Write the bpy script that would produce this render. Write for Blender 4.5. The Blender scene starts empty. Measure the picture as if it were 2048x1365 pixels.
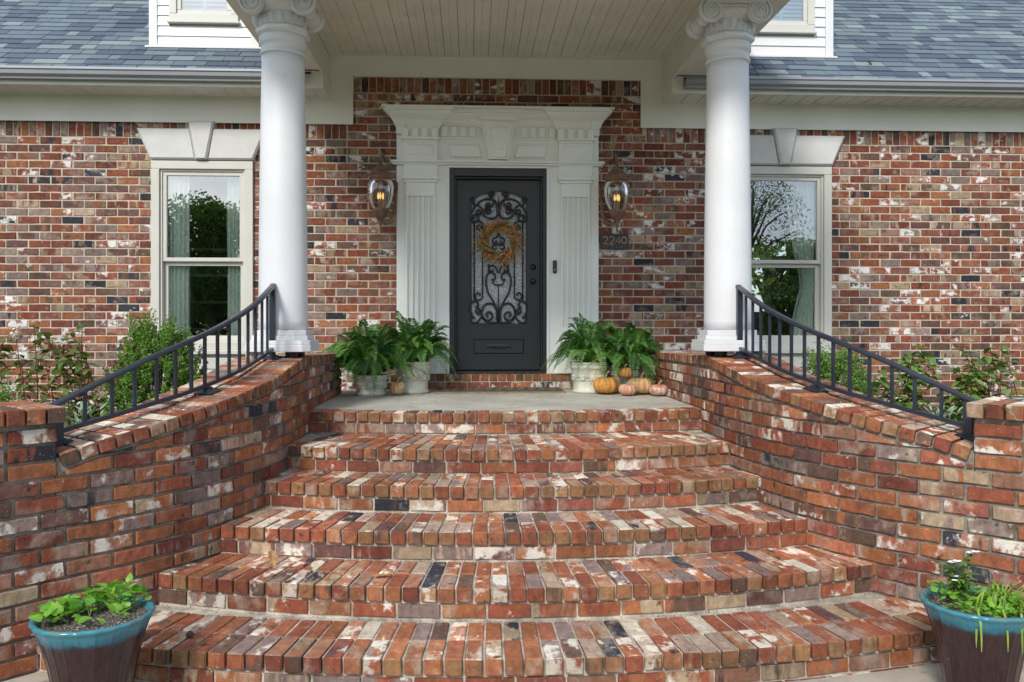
import bpy, math, random
from mathutils import Vector, Matrix, noise as mnoise
R = random.Random(7)
sc = bpy.context.scene
col = sc.collection
rad = math.radians

# ------------------------------------------------------------------ camera, light, exposure
CAM = Vector((-0.29, -9.03, 0.67)); YAW = math.atan(82/1680.)
FPX, PX, PY = 1680., 1024., 653.
cd = bpy.data.cameras.new('camera'); co = bpy.data.objects.new('camera', cd); col.objects.link(co)
co.location = CAM; co.rotation_euler = (rad(90), 0, -YAW)
cd.sensor_width = 36; cd.lens = FPX/2048*36; cd.shift_y = (653-682.5)/2048*1.0
cd.clip_start = .05; cd.clip_end = 500
sc.camera = co
W = bpy.data.worlds.new('World'); sc.world = W; W.use_nodes = True
nt = W.node_tree; bg = nt.nodes['Background']
sky = nt.nodes.new('ShaderNodeTexSky'); sky.sky_type = 'NISHITA'; sky.sun_disc = False
sky.sun_elevation = rad(37); sky.sun_rotation = rad(180+22); sky.air_density = 1.0; sky.dust_density = 1.2
tc = nt.nodes.new('ShaderNodeTexCoord'); nz = nt.nodes.new('ShaderNodeTexNoise'); nz.inputs['Scale'].default_value = 2.2; nz.inputs['Detail'].default_value = 6
mp = nt.nodes.new('ShaderNodeMapping'); mp.inputs['Scale'].default_value = (1, 1, 2.5)
rp = nt.nodes.new('ShaderNodeValToRGB'); rp.color_ramp.elements[0].position = .38; rp.color_ramp.elements[0].color = (.15,.15,.15,1); rp.color_ramp.elements[1].position = .62; rp.color_ramp.elements[1].color = (.95,.95,.95,1)
mx = nt.nodes.new('ShaderNodeMix'); mx.data_type = 'RGBA'; mx.inputs[7].default_value = (4.6, 5.3, 6.3, 1)
L = nt.links
L.new(tc.outputs['Generated'], mp.inputs[0]); L.new(mp.outputs[0], nz.inputs['Vector']); L.new(nz.outputs[0], rp.inputs[0])
L.new(rp.outputs[0], mx.inputs[0]); L.new(sky.outputs[0], mx.inputs[6]); L.new(mx.outputs[2], bg.inputs[0])
bg.inputs[1].default_value = .13
sd = bpy.data.lights.new('sun', 'SUN'); sd.energy = 2.0; sd.angle = rad(13); sd.color = (1, .96, .9)
so = bpy.data.objects.new('sun', sd); col.objects.link(so)
sdir = Vector((-math.sin(rad(22))*math.cos(rad(37)), -math.cos(rad(22))*math.cos(rad(37)), math.sin(rad(37))))
so.rotation_euler = sdir.to_track_quat('Z', 'Y').to_euler(); so.location = (-5, -12, 14)
sc.view_settings.view_transform = 'Standard'; sc.view_settings.look = 'None'
sc.view_settings.exposure = 0.6; sc.view_settings.gamma = 1; sc.view_settings.use_curve_mapping = False
sc.render.engine = 'CYCLES'; sc.cycles.max_bounces = 8; sc.cycles.transparent_max_bounces = 12

# ------------------------------------------------------------------ measuring: a pixel of the photo on a real plane
_ax = Vector((math.sin(YAW), math.cos(YAW), 0)); _rt = Vector((math.cos(YAW), -math.sin(YAW), 0))
def on_plane(x, y, Y=0.0):
    d = _ax + _rt*((x-PX)/FPX) - Vector((0, 0, 1))*((y-PY)/FPX)
    p = CAM + d*((Y-CAM.y)/d.y); return p.x, p.z

# ------------------------------------------------------------------ mesh builder
class MB:
    def __init__(s): s.v = []; s.f = []; s.m = []; s.r = []
    def face(s, idx, m=0, r=0.): s.f.append(tuple(idx)); s.m.append(m); s.r.append(r)
    def box(s, x0, x1, y0, y1, z0, z1, m=0, r=0.):
        n = len(s.v); s.v += [(x, y, z) for z in (z0, z1) for y in (y0, y1) for x in (x0, x1)]
        for q in ((0,2,3,1), (4,5,7,6), (0,1,5,4), (2,6,7,3), (0,4,6,2), (1,3,7,5)): s.face([n+i for i in q], m, r)
    def quad(s, a, b, c, d, m=0, r=0.):
        n = len(s.v); s.v += [tuple(a), tuple(b), tuple(c), tuple(d)]; s.face((n, n+1, n+2, n+3), m, r)
    def tri(s, a, b, c, m=0, r=0.):
        n = len(s.v); s.v += [tuple(a), tuple(b), tuple(c)]; s.face((n, n+1, n+2), m, r)
    def loft(s, rings, closed=True, cap=True, m=0, r=0.):
        n0 = len(s.v); k = len(rings[0])
        for rg in rings: s.v += [tuple(p) for p in rg]
        for i in range(len(rings)-1):
            for j in range(k if closed else k-1):
                a = n0+i*k+j; b = n0+i*k+(j+1) % k
                s.face((a, b, b+k, a+k), m, r)
        if cap and closed:
            s.face([n0+j for j in range(k)][::-1], m, r); s.face([n0+(len(rings)-1)*k+j for j in range(k)], m, r)
    def prism(s, poly, y0, y1, m=0, r=0.):       # poly in (x,z)
        s.loft([[(x, y0, z) for x, z in poly], [(x, y1, z) for x, z in poly]], m=m, r=r)
    def frust(s, p0, y0, p1, y1, m=0):
        s.loft([[(x, y0, z) for x, z in p0], [(x, y1, z) for x, z in p1]], m=m)
    def lathe(s, prof, c=(0,0,0), seg=32, m=0, fn=None, cap=True):
        rings = []
        for rr, z in prof:
            rg = []
            for j in range(seg):
                a = 2*math.pi*j/seg; q = rr*(fn(a, z) if fn else 1)
                rg.append((c[0]+q*math.cos(a), c[1]+q*math.sin(a), c[2]+z))
            rings.append(rg)
        s.loft(rings, m=m, cap=cap)
    def lathe_y(s, prof, c, seg=24, m=0):         # axis along y, prof (radius, y)
        s.loft([[(c[0]+rr*math.cos(2*math.pi*j/seg), c[1]+yy, c[2]+rr*math.sin(2*math.pi*j/seg)) for j in range(seg)] for rr, yy in prof], m=m)
    def tube(s, pts, rad_, seg=6, m=0, r=0., cap=True):
        pts = [Vector(p) for p in pts]; n = len(pts)
        if n < 2: return
        up = None; rings = []
        for i, p in enumerate(pts):
            t = (pts[min(i+1, n-1)]-pts[max(i-1, 0)])
            if t.length < 1e-9: t = Vector((0, 0, 1))
            t.normalize()
            if up is None: up = Vector((0, 1, 0)) if abs(t.y) < .9 else Vector((1, 0, 0))
            sd_ = t.cross(up); 
            if sd_.length < 1e-6: sd_ = t.cross(Vector((1, 0, 0)))
            sd_.normalize(); up = sd_.cross(t).normalized()
            rr = rad_[i] if isinstance(rad_, (list, tuple)) else rad_
            rings.append([p+sd_*(rr*math.cos(2*math.pi*j/seg))+up*(rr*math.sin(2*math.pi*j/seg)) for j in range(seg)])
        s.loft(rings, m=m, r=r, cap=cap)
    def sweep(s, pts, sec, m=0, r=0.):            # section (side, up) kept upright
        pts = [Vector(p) for p in pts]; n = len(pts); rings = []
        for i, p in enumerate(pts):
            t = (pts[min(i+1, n-1)]-pts[max(i-1, 0)]).normalized()
            sd_ = t.cross(Vector((0, 0, 1))).normalized(); up = sd_.cross(t)
            rings.append([p+sd_*a+up*b for a, b in sec])
        s.loft(rings, m=m, r=r)
    def build(s, name, mats, parent=None, smooth=False, bev=0., origin=None):
        me = bpy.data.meshes.new(name)
        vs = s.v
        if origin: vs = [(a-origin[0], b-origin[1], c-origin[2]) for a, b, c in vs]
        me.from_pydata([tuple(v) for v in vs], [], s.f)
        if not isinstance(mats, (list, tuple)): mats = [mats]
        for x in mats: me.materials.append(x)
        if len(mats) > 1: me.polygons.foreach_set('material_index', s.m)
        if any(s.r):
            at = me.attributes.new('rnd', 'FLOAT', 'FACE'); at.data.foreach_set('value', s.r)
        me.validate(); me.update()
        if smooth: me.shade_smooth()
        o = bpy.data.objects.new(name, me); col.objects.link(o)
        if origin: o.location = origin
        attach(o, parent)
        if bev:
            b = o.modifiers.new('edge', 'BEVEL'); b.width = bev; b.segments = 2; b.limit_method = 'ANGLE'; b.angle_limit = rad(35)
            if smooth is None or smooth: pass
        if smooth == 'auto': pass
        return o
BASE = {}
def attach(o, parent):
    if parent is not None:
        o.parent = parent; o.location = Vector(o.location) - BASE.get(parent.name, Vector((0, 0, 0)))
        BASE[o.name] = BASE.get(parent.name, Vector((0,0,0))) + Vector(o.location)
    else: BASE[o.name] = Vector(o.location)
def tag(o, label, cat=None, group=None, kind=None):
    if label: o['label'] = label
    if cat: o['category'] = cat
    if group: o['group'] = group
    if kind: o['kind'] = kind
    return o
def thing(name, loc, label, cat, group=None):
    o = bpy.data.objects.new(name, None); col.objects.link(o); o.location = loc; o.empty_display_size = .1
    BASE[o.name] = Vector(loc); return tag(o, label, cat, group)

# ------------------------------------------------------------------ materials
def newmat(name):
    m = bpy.data.materials.new(name); m.use_nodes = True
    return m, m.node_tree, m.node_tree.nodes['Principled BSDF']
def nd(t, kind, **kw):
    n = t.nodes.new(kind)
    for k, v in kw.items(): setattr(n, k, v)
    return n
def math_(t, op, a, b=None, c=None, clamp=False):
    n = t.nodes.new('ShaderNodeMath'); n.operation = op; n.use_clamp = clamp
    for i, x in enumerate((a, b, c)):
        if x is None: continue
        if isinstance(x, (int, float)): n.inputs[i].default_value = x
        else: t.links.new(x, n.inputs[i])
    return n.outputs[0]
def mix_(t, f, a, b, mode='MIX'):
    n = t.nodes.new('ShaderNodeMix'); n.data_type = 'RGBA'; n.blend_type = mode
    for i, x in ((0, f), (6, a), (7, b)):
        if isinstance(x, (int, float)): n.inputs[i].default_value = x
        elif isinstance(x, tuple): n.inputs[i].default_value = (*x[:3], 1)
        else: t.links.new(x, n.inputs[i])
    return n.outputs[2]
def ramp_(t, f, stops, const=False):
    n = t.nodes.new('ShaderNodeValToRGB'); cr = n.color_ramp
    if const: cr.interpolation = 'CONSTANT'
    while len(cr.elements) < len(stops): cr.elements.new(.5)
    for e, (p, c) in zip(cr.elements, stops):
        e.position = p; e.color = (*c[:3], 1) if isinstance(c, tuple) else (c, c, c, 1)
    t.links.new(f, n.inputs[0]); return n.outputs[0]
def noise_(t, vec, scale, detail=3, rough=.55):
    n = t.nodes.new('ShaderNodeTexNoise'); n.inputs['Scale'].default_value = scale; n.inputs['Detail'].default_value = detail
    n.inputs['Roughness'].default_value = rough
    if vec is not None: t.links.new(vec, n.inputs['Vector'])
    return n.outputs[0]
def pos_(t):
    return t.nodes.new('ShaderNodeNewGeometry').outputs['Position']
def bump_(t, b, h, strength=.4, dist=.01):
    n = t.nodes.new('ShaderNodeBump'); n.inputs['Strength'].default_value = strength; n.inputs['Distance'].default_value = dist
    t.links.new(h, n.inputs['Height']); t.links.new(n.outputs[0], b.inputs['Normal']); return n
def rnd_(t):
    a = nd(t, 'ShaderNodeAttribute', attribute_name='rnd'); o = t.nodes.new('ShaderNodeObjectInfo')
    return math_(t, 'FRACT', math_(t, 'ADD', math_(t, 'MULTIPLY', a.outputs['Fac'], 1.0), o.outputs['Random']))
def plain(name, c, rough=.5, metal=0., var=.12, scale=3., bump=0., bscale=60., dirt=None, spec=.5):
    m, t, b = newmat(name); p = pos_(t)
    n = noise_(t, p, scale, 4)
    lo = tuple(x*(1-var) for x in c); hi = tuple(min(1, x*(1+var)) for x in c)
    cc = ramp_(t, n, [(.3, lo), (.7, hi)])
    if dirt:
        d = noise_(t, p, dirt[1], 6, .65); cc = mix_(t, ramp_(t, d, [(dirt[2], 0.), (dirt[2]+.12, dirt[3])]), cc, dirt[0])
    t.links.new(cc, b.inputs['Base Color']); b.inputs['Roughness'].default_value = rough; b.inputs['Metallic'].default_value = metal
    b.inputs['Specular IOR Level'].default_value = spec
    if bump: bump_(t, b, noise_(t, p, bscale, 4), bump, .005)
    return m

def brick_mat(name, pal, pal2, white=.3, stretch=(1, 1, 1), whitec=(.68, .62, .55), gain=1., band=(1.2, 1.2, .35)):
    m, t, b = newmat(name)
    v = rnd_(t)
    wn = nd(t, 'ShaderNodeTexWhiteNoise', noise_dimensions='1D'); t.links.new(math_(t, 'MULTIPLY', v, 913.7), wn.inputs['W'])
    sp = t.nodes.new('ShaderNodeSeparateColor'); t.links.new(wn.outputs['Color'], sp.inputs[0]); r1, r2, r3 = sp.outputs
    off = t.nodes.new('ShaderNodeVectorMath'); off.operation = 'SCALE'; t.links.new(wn.outputs['Color'], off.inputs[0]); off.inputs['Scale'].default_value = 40.
    ad = t.nodes.new('ShaderNodeVectorMath'); ad.operation = 'ADD'; t.links.new(pos_(t), ad.inputs[0]); t.links.new(off.outputs[0], ad.inputs[1])
    mpn = t.nodes.new('ShaderNodeMapping'); mpn.inputs['Scale'].default_value = stretch; t.links.new(ad.outputs[0], mpn.inputs[0]); P = mpn.outputs[0]
    base = ramp_(t, v, pal, True)
    second = ramp_(t, r1, pal2, True)
    mpb = nd(t, 'ShaderNodeMapping'); mpb.inputs['Scale'].default_value = band; t.links.new(ad.outputs[0], mpb.inputs[0])
    n1 = noise_(t, mpb.outputs[0], 9., 3, .6)
    thr = math_(t, 'ADD', math_(t, 'MULTIPLY', r2, .30), .42)        # how much of the second colour shows
    f1 = math_(t, 'MULTIPLY', math_(t, 'SUBTRACT', n1, thr), math_(t, 'ADD', 5., math_(t, 'MULTIPLY', r1, 14.)), clamp=True)
    c = mix_(t, f1, base, second)
    c = mix_(t, 1., c, ramp_(t, r3, [(0., .78), (1., 1.22)]), 'MULTIPLY')
    vl = noise_(t, P, 6.5, 5, .66); vt = math_(t, 'SUBTRACT', .70, math_(t, 'MULTIPLY', sp.outputs[1], .26))
    vf = math_(t, 'MULTIPLY', math_(t, 'MULTIPLY', math_(t, 'SUBTRACT', vl, vt), 7., clamp=True), .62)
    c = mix_(t, vf, c, mix_(t, r1, (.32, .26, .225), (.42, .34, .24)))
    n0 = noise_(t, P, 24., 6, .68)
    nb = noise_(t, mpb.outputs[0], 26., 3, .6); c = mix_(t, .45, c, ramp_(t, nb, [(.3, .6), (.7, 1.35)]), 'MULTIPLY')
    c = mix_(t, .55, c, ramp_(t, n0, [(.3, .45), (.7, 1.45)]), 'MULTIPLY')
    # pale lime and old paint
    n2 = noise_(t, P, 11., 5, .62)
    wthr = math_(t, 'SUBTRACT', .83, math_(t, 'MULTIPLY', math_(t, 'POWER', r3, 1/white if white < 1 else 1.), .385))
    f2 = math_(t, 'MULTIPLY', math_(t, 'SUBTRACT', n2, wthr), 13., clamp=True)
    wc = mix_(t, noise_(t, P, 35., 4), whitec, tuple(x*.62 for x in whitec))
    c = mix_(t, f2, c, wc)
    # soot smudges and pits
    n3 = noise_(t, P, 17., 5, .6)
    f3 = math_(t, 'MULTIPLY', math_(t, 'SUBTRACT', n3, .63), 12., clamp=True)
    c = mix_(t, math_(t, 'MULTIPLY', f3, .85), c, (.032, .028, .03))
    n4 = noise_(t, ad.outputs[0], 95., 2, .5)
    sp4 = math_(t, 'MULTIPLY', math_(t, 'SUBTRACT', n4, .70), 14., clamp=True)
    c = mix_(t, sp4, c, (.55, .48, .4))
    pit = math_(t, 'MULTIPLY', math_(t, 'SUBTRACT', .28, n4), 12., clamp=True)
    c = mix_(t, pit, c, (.04, .025, .02))
    c = mix_(t, 1., c, ramp_(t, noise_(t, pos_(t), 1.4, 5, .6), [(.3, .74), (.7, 1.2)]), 'MULTIPLY')
    if gain != 1.: c = mix_(t, 1., c, (gain, gain, gain), 'MULTIPLY')
    t.links.new(c, b.inputs['Base Color']); b.inputs['Roughness'].default_value = .82; b.inputs['Specular IOR Level'].default_value = .3
    h = math_(t, 'ADD', math_(t, 'MULTIPLY', noise_(t, ad.outputs[0], 28., 5, .65), 1.), math_(t, 'MULTIPLY', n2, .5))
    bump_(t, b, h, .7, .008)
    return m
def pal_(*cs):
    n = sum(w for w, _ in cs); o = []; a = 0
    for w, c in cs: o.append((a/n, c)); a += w
    return o
RED=(.245,.072,.038); RED2=(.175,.050,.031); ORG=(.30,.112,.050); BRN=(.12,.070,.048); MAU=(.22,.155,.135); NAV=(.034,.034,.043); TAN=(.34,.25,.16); CRM=(.55,.48,.37); PLUM=(.14,.068,.058); PINK=(.38,.27,.20); OCH=(.28,.145,.065)
wall_brick = brick_mat('wall_brick', pal_((3,RED),(3,RED2),(2.2,ORG),(2,BRN),(2,(.27,.095,.06)),(2,MAU),(2,(.21,.075,.055)),(.9,NAV),(1.4,PLUM),(.7,TAN),(1,(.25,.13,.10)),(2,RED2),(1,(.30,.10,.06))),
                       pal_((3,RED),(2,BRN),(3,MAU),(1.2,NAV),(1,TAN),(2,PINK)), .62, (.8, 1, 1.1), (.86,.83,.79), 1.0)
side_brick = brick_mat('side_wall_brick', pal_((3,RED),(3,ORG),(2,RED2),(1.4,BRN),(2,(.31,.105,.055)),(1.6,MAU),(2,(.23,.075,.05)),(.3,NAV),(1,PLUM),(.6,TAN),(1,(.27,.13,.08)),(3,ORG),(2,(.33,.12,.05))),
                       pal_((3,RED),(2,BRN),(2,MAU),(.7,NAV),(2,TAN),(1.5,PINK),(2,ORG)), .55, (.9, .9, .8), (.76,.70,.60))
top_brick = brick_mat('tread_brick', pal_((4,ORG),(3,RED),(2,MAU),(1,BRN),(1.6,PINK),(1.1,CRM),(1,PLUM),(.4,NAV),(1.2,TAN),(2.4,(.34,.13,.06)),(2,(.29,.10,.055)),(2,(.36,.16,.09))),
                      pal_((4,ORG),(2,MAU),(3,RED),(.8,NAV),(2,TAN),(2.5,CRM),(2,PINK)), .62, (1, .8, 1), (.78,.71,.58), 1.22, (1.2, .5, 1.))  # mixed brick colours; the gain puts sky light on the tops into the colour
end_brick = brick_mat('brick_end', pal_((5,(.275,.105,.048)),(4,(.225,.070,.036)),(4,(.225,.110,.052)),(3,(.25,.13,.058)),(1,BRN),(1,RED2)),
                      pal_((3,ORG),(2,RED),(2,BRN),(2,OCH)), .25, (1, 1, 1), (.6,.52,.42))
def mortar(name, c, d):
    m, t, b = newmat(name); p = pos_(t)
    cc = ramp_(t, noise_(t, p, 9., 6, .7), [(.32, d), (.62, c)])
    cc = mix_(t, ramp_(t, noise_(t, p, 2.2, 4), [(.45, 0.), (.7, .5)]), cc, d)
    t.links.new(cc, b.inputs['Base Color']); b.inputs['Roughness'].default_value = .95
    bump_(t, b, noise_(t, p, 120., 3), .5, .004); return m
mortar_wall = mortar('wall_mortar', (.58, .51, .39), (.42, .36, .27))
mortar_stair = mortar('stair_mortar', (.32, .29, .24), (.085, .074, .06))
mortar_tread = mortar('tread_mortar', (.62, .56, .46), (.20, .17, .135))
concrete = plain('concrete', (.47, .45, .385), .8, var=.22, scale=1.7, bump=.35, bscale=150, dirt=((.20,.18,.14), 7., .54, .55))
walkm = plain('walk_concrete', (.40, .36, .29), .9, var=.2, scale=4., bump=.4, bscale=90, dirt=((.16,.14,.11), 7., .55, .6))
soil = plain('soil', (.05, .035, .025), .95, var=.4, scale=20, bump=.9, bscale=60)
white = plain('white_paint', (.68, .69, .70), .42, var=.05, scale=2.2, bump=.06, bscale=30, dirt=((.42,.40,.35), 13., .64, .45))
cream = plain('cream_trim', (.79, .79, .71), .45, var=.05, scale=2, dirt=((.4,.38,.3), 6., .68, .35))
surround_m = plain('surround_paint', (.83, .85, .80), .42, var=.04, scale=2)
vinyl = plain('vinyl_siding', (.70, .70, .695), .4, var=.02, scale=4)
casing_m = plain('window_casing', (.58, .57, .51), .4, var=.04)
ceil_m = plain('ceiling_planks', (.78, .76, .66), .55, var=.10, scale=1.6, dirt=((.22,.19,.14), 8., .64, .5))
dark = plain('dark_gap', (.02, .018, .015), .9)
blackm = plain('black_iron', (.016, .016, .019), .35, var=.15, scale=5, bump=.08, bscale=120)
doorm = plain('charcoal_door_paint', (.017, .0175, .022), .38, var=.12, scale=3, bump=.05, bscale=90)
railm = plain('rail_paint', (.020, .025, .038), .32, var=.2, scale=6)
alum = plain('gutter_aluminium', (.33, .345, .37), .35, .2, var=.06, scale=2)
lintelm = plain('cast_stone', (.60, .60, .58), .7, var=.06, scale=5, bump=.15, bscale=120, dirt=((.36,.34,.3), 7., .6, .4))
bronze = plain('lantern_bronze', (.20, .115, .075), .5, .3, var=.35, scale=14, bump=.3, bscale=70, dirt=((.42,.30,.2), 20., .55, .6))
matdark = plain('doormat_rubber', (.075, .07, .062), .9, var=.3, scale=30, bump=.6, bscale=90)
mattan = plain('doormat_border', (.24, .17, .09), .9, var=.25, scale=30)
potcream = plain('cream_glazed_clay', (.60, .60, .50), .45, var=.10, scale=7, bump=.2, bscale=40, dirt=((.34,.33,.24), 14., .55, .6))
signm = plain('sign_plate', (.022, .032, .045), .4, var=.1)
gold = plain('orange_numerals', (.85, .42, .09), .45, var=.05)
plasticd = plain('doorbell_plastic', (.02, .03, .045), .3)
steel = plain('brushed_rim', (.25, .26, .28), .35, .6)
blindm = plain('blind_slats', (.62, .72, .76), .5)
curt = plain('pale_green_curtain', (.88, .96, .90), .8, var=.08, scale=3)
shelfm = plain('white_shelf', (.7, .7, .66), .5)
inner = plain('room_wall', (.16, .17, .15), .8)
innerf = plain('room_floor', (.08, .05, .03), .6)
bark = plain('bark', (.09, .065, .045), .9, var=.3, scale=14, bump=.8, bscale=25)
stemr = plain('red_stem', (.13, .05, .035), .6, var=.3, scale=20)
stemg = plain('green_stem', (.16, .22, .06), .6, var=.2, scale=20)
petal = plain('hydrangea_petal', (.62, .50, .40), .7, var=.25, scale=40)
petalw = plain('white_petal', (.85, .84, .86), .6, var=.03)
leafdead = plain('fallen_oak_leaf', (.38, .20, .07), .7, var=.3, scale=40)
perlite = plain('potting_soil', (.07, .05, .04), .95, var=.5, scale=60, bump=1., bscale=90, dirt=((.65,.6,.55), 120., .54, 1.))

def leafmat(name, cs, trans=.25, rough=.5, isl=1.):
    m, t, b = newmat(name)
    v = rnd_(t); g = t.nodes.new('ShaderNodeNewGeometry')
    v2 = math_(t, 'FRACT', math_(t, 'ADD', v, math_(t, 'MULTIPLY', g.outputs['Random Per Island'], isl)))
    c = ramp_(t, v2, [(i/(len(cs)-1), x) for i, x in enumerate(cs)])
    c = mix_(t, .5, c, ramp_(t, noise_(t, pos_(t), 25., 3), [(.3, .6), (.7, 1.4)]), 'MULTIPLY')
    t.links.new(c, b.inputs['Base Color']); b.inputs['Roughness'].default_value = rough
    tr = t.nodes.new('ShaderNodeBsdfTranslucent'); t.links.new(mix_(t, 1., c, (1.3, 1.5, .7), 'MULTIPLY'), tr.inputs[0])
    ms = t.nodes.new('ShaderNodeMixShader'); ms.inputs[0].default_value = trans
    t.links.new(b.outputs[0], ms.inputs[1]); t.links.new(tr.outputs[0], ms.inputs[2])
    t.links.new(ms.outputs[0], t.nodes['Material Output'].inputs[0]); return m
fernm = leafmat('fern_green', [(.025,.085,.015),(.05,.15,.025),(.10,.24,.04),(.19,.35,.07),(.06,.17,.03),(.03,.10,.02)], .3, .42, .25)
boxm = leafmat('boxwood_green', [(.05,.13,.02),(.11,.23,.035),(.22,.36,.06),(.06,.15,.03)], .25, .35)
hydm = leafmat('hydrangea_green', [(.06,.13,.03),(.12,.20,.05),(.20,.27,.07),(.09,.17,.04),(.24,.12,.04)], .3)
hydg = leafmat('hydrangea_bright', [(.08,.17,.03),(.14,.26,.05),(.20,.32,.07),(.10,.2,.04)], .3)
sagem = leafmat('sage_leaf', [(.22,.30,.18),(.34,.42,.28),(.26,.34,.22)], .2)
vinem = leafmat('sweet_potato_leaf', [(.12,.32,.03),(.20,.45,.05),(.30,.50,.06),(.15,.36,.04)], .35, .4)
lilym = leafmat('strap_leaf', [(.14,.28,.03),(.26,.42,.05),(.34,.46,.08)], .3, .35)
treem = leafmat('tree_leaf', [(.05,.09,.02),(.10,.18,.04),(.18,.26,.07)], .3)
treey = leafmat('yellow_tree_leaf', [(.20,.28,.04),(.36,.40,.06),(.14,.24,.04)], .3)
strawm = leafmat('wreath_grass', [(.07,.075,.02),(.34,.24,.08),(.55,.30,.10),(.13,.13,.035),(.36,.10,.03),(.20,.19,.06),(.70,.50,.24),(.20,.09,.035)], .15, .6, .6)
berrym = plain('orange_blossom', (.75, .17, .035), .55, var=.3, scale=60)

def shingle_mat():
    m, t, b = newmat('asphalt_shingle'); v = rnd_(t); p = pos_(t)
    c = ramp_(t, v, pal_((3,(.085,.112,.145)),(4,(.115,.15,.18)),(3,(.14,.18,.20)),(1.6,(.20,.245,.25)),(2,(.068,.088,.125)),(3,(.125,.158,.19))), True)
    c = mix_(t, .6, c, ramp_(t, noise_(t, p, 260., 2), [(.3, .55), (.7, 1.5)]), 'MULTIPLY')
    c = mix_(t, .5, c, ramp_(t, noise_(t, p, 1.5, 3), [(.3, .8), (.7, 1.2)]), 'MULTIPLY')
    t.links.new(c, b.inputs['Base Color']); b.inputs['Roughness'].default_value = .85
    bump_(t, b, noise_(t, p, 220., 2), .4, .003); return m
shingm = shingle_mat()
def glassmat(name, refl=.2, tint=(.75, .85, .82)):
    m, t, b = newmat(name); t.nodes.remove(b)
    g = t.nodes.new('ShaderNodeBsdfGlossy'); g.inputs['Roughness'].default_value = .0; g.inputs[0].default_value = (1, 1, 1, 1)
    tr = t.nodes.new('ShaderNodeBsdfTransparent'); tr.inputs[0].default_value = (*tint, 1)
    lw = t.nodes.new('ShaderNodeLayerWeight'); lw.inputs[0].default_value = .35
    f = math_(t, 'ADD', math_(t, 'MULTIPLY', lw.outputs['Fresnel'], .8), refl, clamp=True)
    bn = t.nodes.new('ShaderNodeBump'); bn.inputs['Strength'].default_value = .03; bn.inputs['Distance'].default_value = .02
    t.links.new(noise_(t, pos_(t), 2.5, 1), bn.inputs['Height']); t.links.new(bn.outputs[0], g.inputs['Normal'])
    ms = t.nodes.new('ShaderNodeMixShader'); t.links.new(f, ms.inputs[0]); t.links.new(tr.outputs[0], ms.inputs[1]); t.links.new(g.outputs[0], ms.inputs[2])
    t.links.new(ms.outputs[0], t.nodes['Material Output'].inputs[0]); return m
glass = glassmat('window_glass', .30, (.9, .96, .93))
lampglass = glassmat('lantern_glass', .07, (.66, .60, .52))
def obscure():
    m, t, b = newmat('hammered_glass'); p = pos_(t)
    vo = t.nodes.new('ShaderNodeTexVoronoi'); vo.inputs['Scale'].default_value = 42.
    wv = t.nodes.new('ShaderNodeVectorMath'); wv.operation = 'MULTIPLY'; wv.inputs[1].default_value = (1, 0, 1.8); t.links.new(p, wv.inputs[0]); t.links.new(wv.outputs[0], vo.inputs['Vector'])
    c = mix_(t, ramp_(t, vo.outputs['Distance'], [(.1, 0.), (.6, 1.)]), (.95,.95,.97), (.46,.47,.50))
    t.links.new(c, b.inputs['Base Color']); b.inputs['Roughness'].default_value = .18; b.inputs['Specular IOR Level'].default_value = .9
    bump_(t, b, vo.outputs['Distance'], .9, .012); return m
obsc = obscure()
def emis(name, c, s):
    m, t, b = newmat(name); b.inputs['Emission Color'].default_value = (*c, 1); b.inputs['Emission Strength'].default_value = s
    b.inputs['Base Color'].default_value = (*c, 1); return m
bulbm = emis('lit_candle_bulb', (1., .62, .22), 1.1)
candlem = plain('candle_sleeve', (.5, .45, .36), .6)
def pumpkin_mat(name, c, c2, f=.5):
    m, t, b = newmat(name); p = pos_(t)
    cc = mix_(t, ramp_(t, noise_(t, p, 14., 5, .6), [(f-.08, 0.), (f+.08, 1.)]), c, c2)
    t.links.new(cc, b.inputs['Base Color']); b.inputs['Roughness'].default_value = .5
    bump_(t, b, noise_(t, p, 60., 3), .15, .004); return m
pk1 = pumpkin_mat('pumpkin_ochre', (.48,.20,.03), (.56,.27,.06)); pk2 = pumpkin_mat('pumpkin_amber', (.42,.18,.03), (.50,.30,.10))
pk3 = pumpkin_mat('pumpkin_pink', (.52,.26,.17), (.60,.36,.26)); pk4 = pumpkin_mat('pumpkin_tan', (.50,.27,.12), (.58,.36,.18)); pk5 = pumpkin_mat('pumpkin_mottled', (.48,.17,.06), (.56,.42,.38), .48)
pk6 = pumpkin_mat('pumpkin_striped', (.34,.16,.07), (.45,.33,.2), .52)
pkstem = plain('pumpkin_stem', (.30, .24, .12), .8, var=.3, scale=60)
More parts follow.
